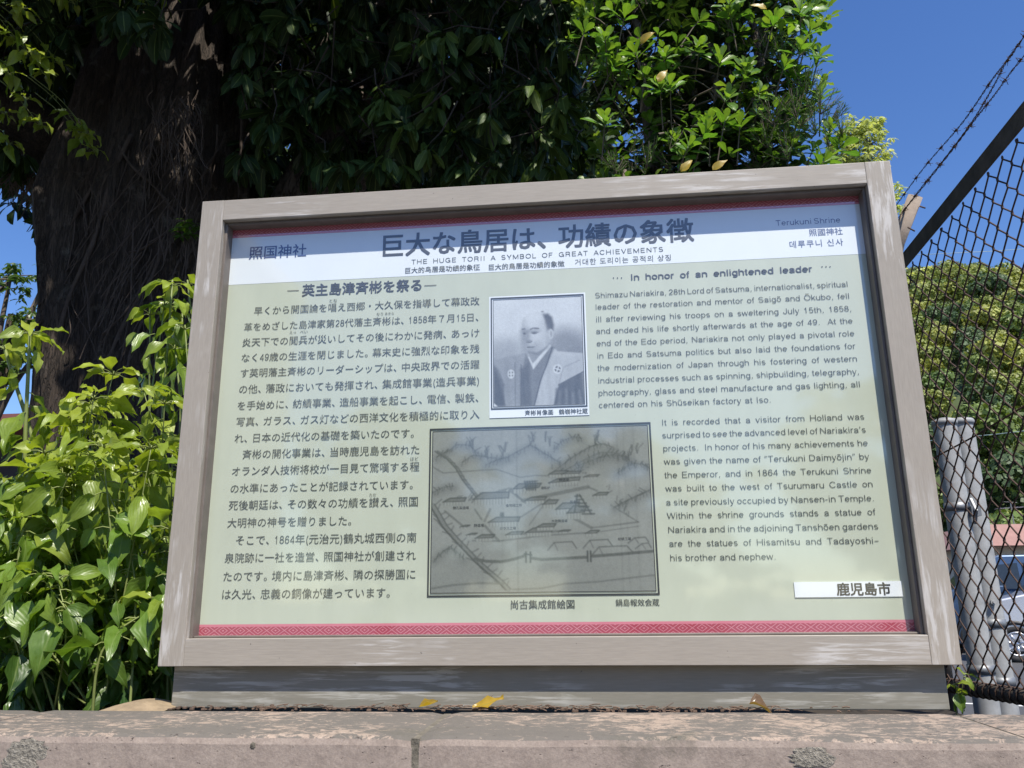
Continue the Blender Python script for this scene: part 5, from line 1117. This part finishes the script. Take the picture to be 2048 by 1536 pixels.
# ------------------------------------------------------------------ cars in the car park
M_TYRE = plain('tyre_rubber', (.025, .025, .026), .8); M_ALLOY = plain('alloy', (.62, .63, .65), .3, .8, .05)
M_LAMP = plain('headlamp_glass', (.72, .76, .80), .12, .2, .05); M_TRIM = plain('black_trim', (.02, .02, .022), .5)
def car_paint(n, c):
    m, nt, bs = mat(n); bs.inputs['Base Color'].default_value = (*c, 1); bs.inputs['Metallic'].default_value = .35; bs.inputs['Roughness'].default_value = .35
    bs.inputs['Coat Weight'].default_value = .8; bs.inputs['Coat Roughness'].default_value = .05; return m
def car(name, label, loc, heading, prof, Wd, belt, paint, wheels, wr, glass):
    """prof: side outline (forward, up) clockwise from the front bumper; the sides lean in above the belt line"""
    root = empty(name, loc, heading); tag(root, label, 'car'); top = max(p[1] for p in prof)
    hw = lambda z: Wd / 2 * (1 - .20 * max(0, (z - belt) / (top - belt)) - .05 * max(0, (.5 - z) / .5))
    n = len(prof); b = MB(); V = [(x, s_ * hw(z), z) for s_ in (-1, 1) for x, z in prof]
    f = [(i, (i + 1) % n, n + (i + 1) % n, n + i) for i in range(n)] + [tuple(range(n))[::-1], tuple(range(n, 2 * n))]; b.add(V, f)
    b.build('body', paint, root, bevel=.035)
    g = lambda pts, s_, e=.006: [(x, s_ * (hw(z) + e), z) for x, z in pts]
    for pts in glass['side']:
        for s_ in (-1, 1):
            b = MB(); q = g(pts, s_); q2 = g(pts, s_, -.02); k = len(q); b.add(q + q2, [tuple(range(k)) if s_ > 0 else tuple(range(k))[::-1]] + [(i, k + i, k + (i + 1) % k, (i + 1) % k) for i in range(k)]); b.build('side_window', M_GLASS, root)
    for nm, (xa, za), (xb, zb_) in glass['ends']:
        nx, nz = (zb_ - za), -(xb - xa); l_ = math.hypot(nx, nz); nx, nz = nx / l_ * .006, nz / l_ * .006
        if nm == 'rear_window': nx, nz = -nx, -nz
        if nz < 0: nx, nz = -nx, -nz
        b = MB(); ya, yb = hw(za) * .90, hw(zb_) * .90
        q = [(xa + nx, -ya, za + nz), (xa + nx, ya, za + nz), (xb + nx, yb, zb_ + nz), (xb + nx, -yb, zb_ + nz)]; q2 = [(x - 4 * nx, y, z - 4 * nz) for x, y, z in q]
        b.add(q + q2, [(0, 1, 2, 3)] + [(i, 4 + i, 4 + (i + 1) % 4, (i + 1) % 4) for i in range(4)]); b.build(nm, M_GLASS, root)
    xf = prof[0][0]
    for s_ in (-1, 1):
        b = MB(); zz = glass['lamp']; yy = s_ * Wd * .36; b.add([(xf - .02 + .035, yy - .20, zz - .10), (xf + .015, yy + .20, zz - .10), (xf - .06, yy + .23 * (1 if s_ > 0 else .9), zz + .13), (xf - .06, yy - .20, zz + .13),
            (xf - .30, yy - .18, zz - .10), (xf - .35, yy + s_ * .245, zz - .08), (xf - .40, yy + s_ * .23, zz + .14), (xf - .30, yy - .18, zz + .13)], [(0, 1, 2, 3), (4, 5, 1, 0), (1, 5, 6, 2), (3, 2, 6, 7), (0, 3, 7, 4), (4, 7, 6, 5)]); b.build('headlight', M_LAMP, root, bevel=.02)
        b = MB(); b.box((xf - 1.35, s_ * (Wd / 2 + .12) - .09, belt + .02), (xf - 1.22, s_ * (Wd / 2 + .12) + .09, belt + .20)); b.build('mirror', paint, root, bevel=.03)
        b = MB(); b.box((xf - 2.15, s_ * (Wd / 2 + .004) - .012, belt - .16), (xf - 1.98, s_ * (Wd / 2 + .004) + .012, belt - .13)); b.build('door_handle', M_TRIM, root, bevel=.005)
    b = MB(); b.box((xf - .04, -.42, .42), (xf + .022, .42, .60)); b.build('grille', M_TRIM, root, bevel=.01)
    for wx in wheels:
        for s_ in (-1, 1):
            yo = s_ * (Wd / 2 - .10); b = MB(); an = np.linspace(0, 2 * PI, 33)
            arc = MB(); ya = s_ * (Wd / 2 * .965)
            arc.tube(np.stack([wx + (wr + .055) * np.cos(np.linspace(-.15, PI + .15, 24)), np.full(24, ya), wr + (wr + .055) * np.sin(np.linspace(-.15, PI + .15, 24))], 1), .045, 8); arc.build('wheel_arch', M_TRIM, root, True)
            ty = MB(); prof_ = [(wr * .66, -.10), (wr * .93, -.105), (wr, -.07), (wr, .07), (wr * .93, .105), (wr * .66, .10)]; V = []
            for a in an[:-1]: V += [(wx + q * math.cos(a), yo + y_, wr + q * math.sin(a)) for q, y_ in prof_]
            ty.add(V, [(i * 6 + j, ((i + 1) % 32) * 6 + j, ((i + 1) % 32) * 6 + (j + 1) % 6, i * 6 + (j + 1) % 6) for i in range(32) for j in range(6)]); w = ty.build('wheel', M_TYRE, root, True)
            rm = MB(); ys = yo + s_ * .085
            rm.tube(np.stack([wx + wr * .63 * np.cos(an), np.full(33, ys), wr + wr * .63 * np.sin(an)], 1), .022, 6, False)
            for q in range(7):
                a = q * 2 * PI / 7 + .2; rm.tube([(wx + .05 * math.cos(a), ys, wr + .05 * math.sin(a)), (wx + wr * .62 * math.cos(a), ys - s_ * .01, wr + wr * .62 * math.sin(a))], [.035, .024], 6)
            rm.tube([(wx, ys - s_ * .05, wr), (wx, ys + s_ * .015, wr)], .055, 10); rm.build('rim', M_ALLOY, w, True)
            bk = MB(); bk.tube([(wx, ys - s_ * .06, wr), (wx, ys - s_ * .05, wr)], wr * .62, 20); bk.build('brake_disc', M_TRIM, w)
    return root
VAN = [(0, .28), (.03, .62), (-.02, .98), (-.14, 1.12), (-.95, 1.30), (-1.75, 1.86), (-2.1, 1.92), (-3.7, 1.92), (-4.15, 1.75), (-4.3, 1.1), (-4.3, .30), (-4.0, .22), (-.3, .20)]
VG = {'side': [[(-1.30, 1.32), (-1.80, 1.74), (-2.35, 1.80), (-2.35, 1.20)], [(-2.42, 1.20), (-2.42, 1.80), (-3.3, 1.80), (-3.3, 1.20)], [(-3.37, 1.20), (-3.37, 1.80), (-3.85, 1.78), (-4.1, 1.22)]],
      'ends': [('windscreen', (-1.03, 1.356), (-1.70, 1.82)), ('rear_window', (-4.27, 1.2), (-4.17, 1.68))], 'lamp': .80}
va = np.array([.42, .907]); ra = np.array([.907, -.42]); hq = -math.cos(.16) * ra - math.sin(.16) * va; hd = math.atan2(hq[1], hq[0]); hv = np.array([math.cos(hd), math.sin(hd)]); lvv = np.array([-hv[1], hv[0]])
wc = at(2034, 1290, 16.1)[:2]; c1 = wc + hv * .88 - lvv * (-1) * 0
side = 1 if (lvv @ (CAM[:2] - wc)) > 0 else -1
c1 = wc + hv * .64 - lvv * side * .80
car('silver_van', 'silver minivan parked facing left behind the chain link fence, its front wheel in view', (c1[0], c1[1], 0), hd, VAN, 1.75, 1.15, car_paint('silver_paint', (.52, .54, .60)), (-.64, -3.4), .345, VG)
c2 = c1 - lvv * side * 2.6 + hv * .45
VAN2 = [(0, .3), (.04, .8), (-.04, 1.18), (-.18, 1.32), (-.35, 1.40), (-.95, 2.02), (-1.4, 2.16), (-4.1, 2.16), (-4.3, 1.9), (-4.36, 1.2), (-4.36, .3), (-4.0, .22), (-.3, .2)]
VG2 = {'side': [[(-.70, 1.42), (-1.10, 1.92), (-1.75, 1.98), (-1.75, 1.40)], [(-1.83, 1.40), (-1.83, 1.98), (-3.0, 1.98), (-3.0, 1.40)], [(-3.08, 1.40), (-3.08, 1.98), (-4.0, 1.95), (-4.15, 1.42)]],
      'ends': [('windscreen', (-.385, 1.436), (-.91, 1.98)), ('rear_window', (-4.35, 1.3), (-4.31, 1.8))], 'lamp': .95}
car('blue_van', 'dark blue minivan parked beyond the silver one, only its windscreen and roof showing', (c2[0], c2[1], 0), hd + .05, VAN2, 1.8, 1.28, car_paint('blue_paint', (.05, .09, .16)), (-.7, -3.5), .35, VG2)
# parking bay line and the kerb of the car park
lp = np.array([5.05, 9.45]); dv = np.array([.93, -.36]); nv = np.array([.36, .93]) * .06
b = MB(); q = [lp - dv * 2 - nv, lp + dv * 3 - nv, lp + dv * 3 + nv, lp - dv * 2 + nv]; b.add([(x, y, .005) for x, y in q], [(0, 1, 2, 3)]); tag(b.build('parking_line', M_PAINT), kind='structure')
# overhead cable
p0_, p1_ = at(1940, 872, 24), at(2052, 860, 22); dl = p1_ - p0_
b = MB(); b.tube([p0_ - dl * 2, p0_ - [0, 0, .02], (p0_ + p1_) / 2 - [0, 0, .03], p1_ - [0, 0, .02], p1_ + dl * 3], .012, 6)
M_CABLE = plain('pale_green_cable', (.42, .52, .46), .5)
tag(b.build('overhead_cable', M_CABLE, None, True), 'pale green overhead cable crossing in front of the wooded hill', 'cable')
p0_, p1_ = at(1900, 505, 60), at(2052, 496, 60); dl = p1_ - p0_; b = MB(); b.tube([p0_ - dl, (p0_ + p1_) / 2 - [0, 0, .1], p1_ + dl], .02, 5)
tag(b.build('overhead_cable', M_CABLE, None, True), 'thin cable high up along the crest of the wooded hill', 'cable')

# ------------------------------------------------------------------ litter and little plants at the foot of the sign
b = MB(); r = np.random.default_rng(90)
for i in range(260):
    x = float(np.clip(r.choice([-.42, -.2, -.05, .12, .3, .02]) + r.normal(0, .07), -.62, .6)) if i % 4 else r.uniform(-.6, .55); y = r.uniform(-.02, .022); a = r.normal(0, .5); l_ = r.uniform(.004, .022)
    z = ZT + .0015 + .004 * r.random(); dx = np.array([math.cos(a), math.sin(a) * .5, r.normal(0, .12)]) * l_
    b.tube([np.array([x, y, z]), np.array([x, y, z]) + dx / 2 + [0, 0, .001], np.array([x, y, z]) + dx], r.uniform(.0004, .0012), 4)
for i in range(150):
    x = float(np.clip(r.choice([-.62, -.5, -.3, .1, .25]) + r.normal(0, .06), -.66, .62)); y = r.uniform(-.026, .022); s_ = r.uniform(.001, .0035); c = np.array([x, y, ZT + s_ * .5]); b.box(c - s_ * np.array([1, .7, .5]), c + s_ * np.array([1, .7, .5]))
M_LITTER = plain('dry_litter', (.15, .10, .07), .9, 0, .6, 90)
tag(b.build('leaf_litter', M_LITTER), 'fine dry litter of bits and twigs along the foot of the sign', 'litter', kind='stuff')
def fallen(x, y, L, W_, col, label, cat, rz, curl=.4, up=.006, seed=0):
    p = at(x, y, -.012); lf = Leaves(); lf.add(np.zeros((1, 3)), [[math.cos(rz), math.sin(rz), .05]], [0, -.5, 1], L, W_, col, 'ovate', -curl, .5, .07, seed)
    o = lf.build('fallen_leaf', M_LEAF); o.location = (p[0], p[1], ZT + up); tag(o, label, cat, 'fallen leaves on the wall')
fallen(945, 1418, .052, .022, (.62, .40, .05), 'larger yellow fallen leaf at the foot of the sign, left of the middle', 'leaf', .1)
fallen(838, 1419, .034, .014, (.55, .36, .06), 'smaller yellow fallen leaf at the foot of the sign above the wall joint', 'leaf', -.1, seed=3)
fallen(1500, 1424, .045, .026, (.26, .16, .09), 'brown curled dead leaf on the wall towards the right', 'leaf', .05, -.5, .012, 5)
def twig(pts, r0, label):
    P = np.array([at(x, y, Y) for x, y, Y in pts]); o_ = P[0].copy(); b = MB(); b.tube(curve3(P - o_, 10), np.linspace(r0, r0 * .6, 10), 5); o = b.build('twig', M_TWIG, None, True); o.location = o_.tolist(); tag(o, label, 'twig', 'twigs at the foot of the sign')
twig([(945, 1421, .0), (965, 1408, .005), (985, 1391, .012)], .0014, 'thin bent twig sticking up beside the larger yellow leaf')
twig([(975, 1418, .004), (984, 1399, .008)], .0016, 'short dark twig stub beside the larger yellow leaf')
twig([(1322, 1419, .0), (1347, 1405, .01)], .0015, 'short dark twig leaning on the base right of the middle')
twig([(630, 1412, .012), (690, 1416, .008), (760, 1414, .01), (860, 1419, .005), (960, 1420, .0)], .0012, 'long thin brown twig lying along the foot of the base')
def weed(x, y, Y, label, n=7, L=.03, z0=None):
    p = at(x, y, Y); root = empty('weed', p.tolist()); tag(root, label, 'plant'); lv, st = Leaves(), MB()
    for q in range(2): shoot(lv, st, [np.zeros(3), np.array([.004 * (q - .5), 0, .03]), np.array([.02 * (q - .5), -.01, .055 + .02 * q])], .0013, L, n // 2, .4, .8, 800 + q, .2, .2, tip=3)
    st.build('stem', M_STEM, root, True); lv.build('leaves', M_LEAF, root)
weed(1925, 1428, .28, 'small green weed sprouting at the foot of the fence post right of the sign')
# smear of mortar at the left end of the base
b = MB(); n1, n2 = 26, 10; xs_ = np.linspace(-.80, -.67, n1); ys_ = np.linspace(-.035, .05, n2); X_, Y_ = np.meshgrid(xs_, ys_, indexing='ij'); t_ = (X_ + .80) / .13
Z_ = ZT - .004 + .015 * np.sin(np.clip(t_, 0, 1) * PI * .93) * np.clip((Y_ + .03) / .03, 0, 1) + .002 * fbm(X_ * 90, Y_ * 90, 6)
b.add(np.stack([X_, Y_ + .15, Z_], -1).reshape(-1, 3), [(i * n2 + j, (i + 1) * n2 + j, (i + 1) * n2 + j + 1, i * n2 + j + 1) for i in range(n1 - 1) for j in range(n2 - 1)])
M_OCHRE = plain('ochre_mortar', (.30, .225, .14), .9, 0, .3, 40, .4); b.build('mortar_fillet', M_OCHRE, wall, True)

# ------------------------------------------------------------------ the far side of the street behind the viewpoint (mirrored in the sign and shading the low sky)
M_BEIGE = plain('beige_render', (.34, .31, .27), .85, 0, .1, 1.5)
sb = empty('street_building', (-16, -20, 0)); tag(sb, 'tall beige building across the street opposite the sign, left of the street trees', 'building')
b = MB(); b.box((-14, -6, 0), (5.2, 6, 12)); b.build('wall', M_BEIGE, sb)
b = MB(); b.box((-14.3, -6.3, 12.003), (5.5, 6.3, 12.5)); b.build('roof', M_CREAM, sb)
for fl in range(4):
    for q in range(6):
        x0 = -13 + q * 3.05; b = MB(); b.box((x0, 5.99, 1.1 + fl * 2.9), (x0 + 1.7, 6.03, 2.5 + fl * 2.9)); b.build('window', M_GLASS, sb)
for i, (x, h_) in enumerate(((-4.2, 5.6), (.6, 5.0), (5.5, 6.0), (11, 5.4), (17, 6.6), (24, 6.2))):
    far_tree('street_tree', ('narrow', 'low', 'broad', 'rounded', 'tall', 'farthest')[i] + ' street tree opposite the sign', (x, -14.5 - .4 * i, 0), [((x, -14.5 - .4 * i, h_ - 1.9), (2.0, 1.8, 1.7), .6), ((x + .8, -14.3 - .4 * i, h_ - 3.2), (2.0, 1.6, 1.3), .4)], 340, .34, ((.05, .10, .025), (.10, .16, .03)), 600 + i, .6, None, 'card')
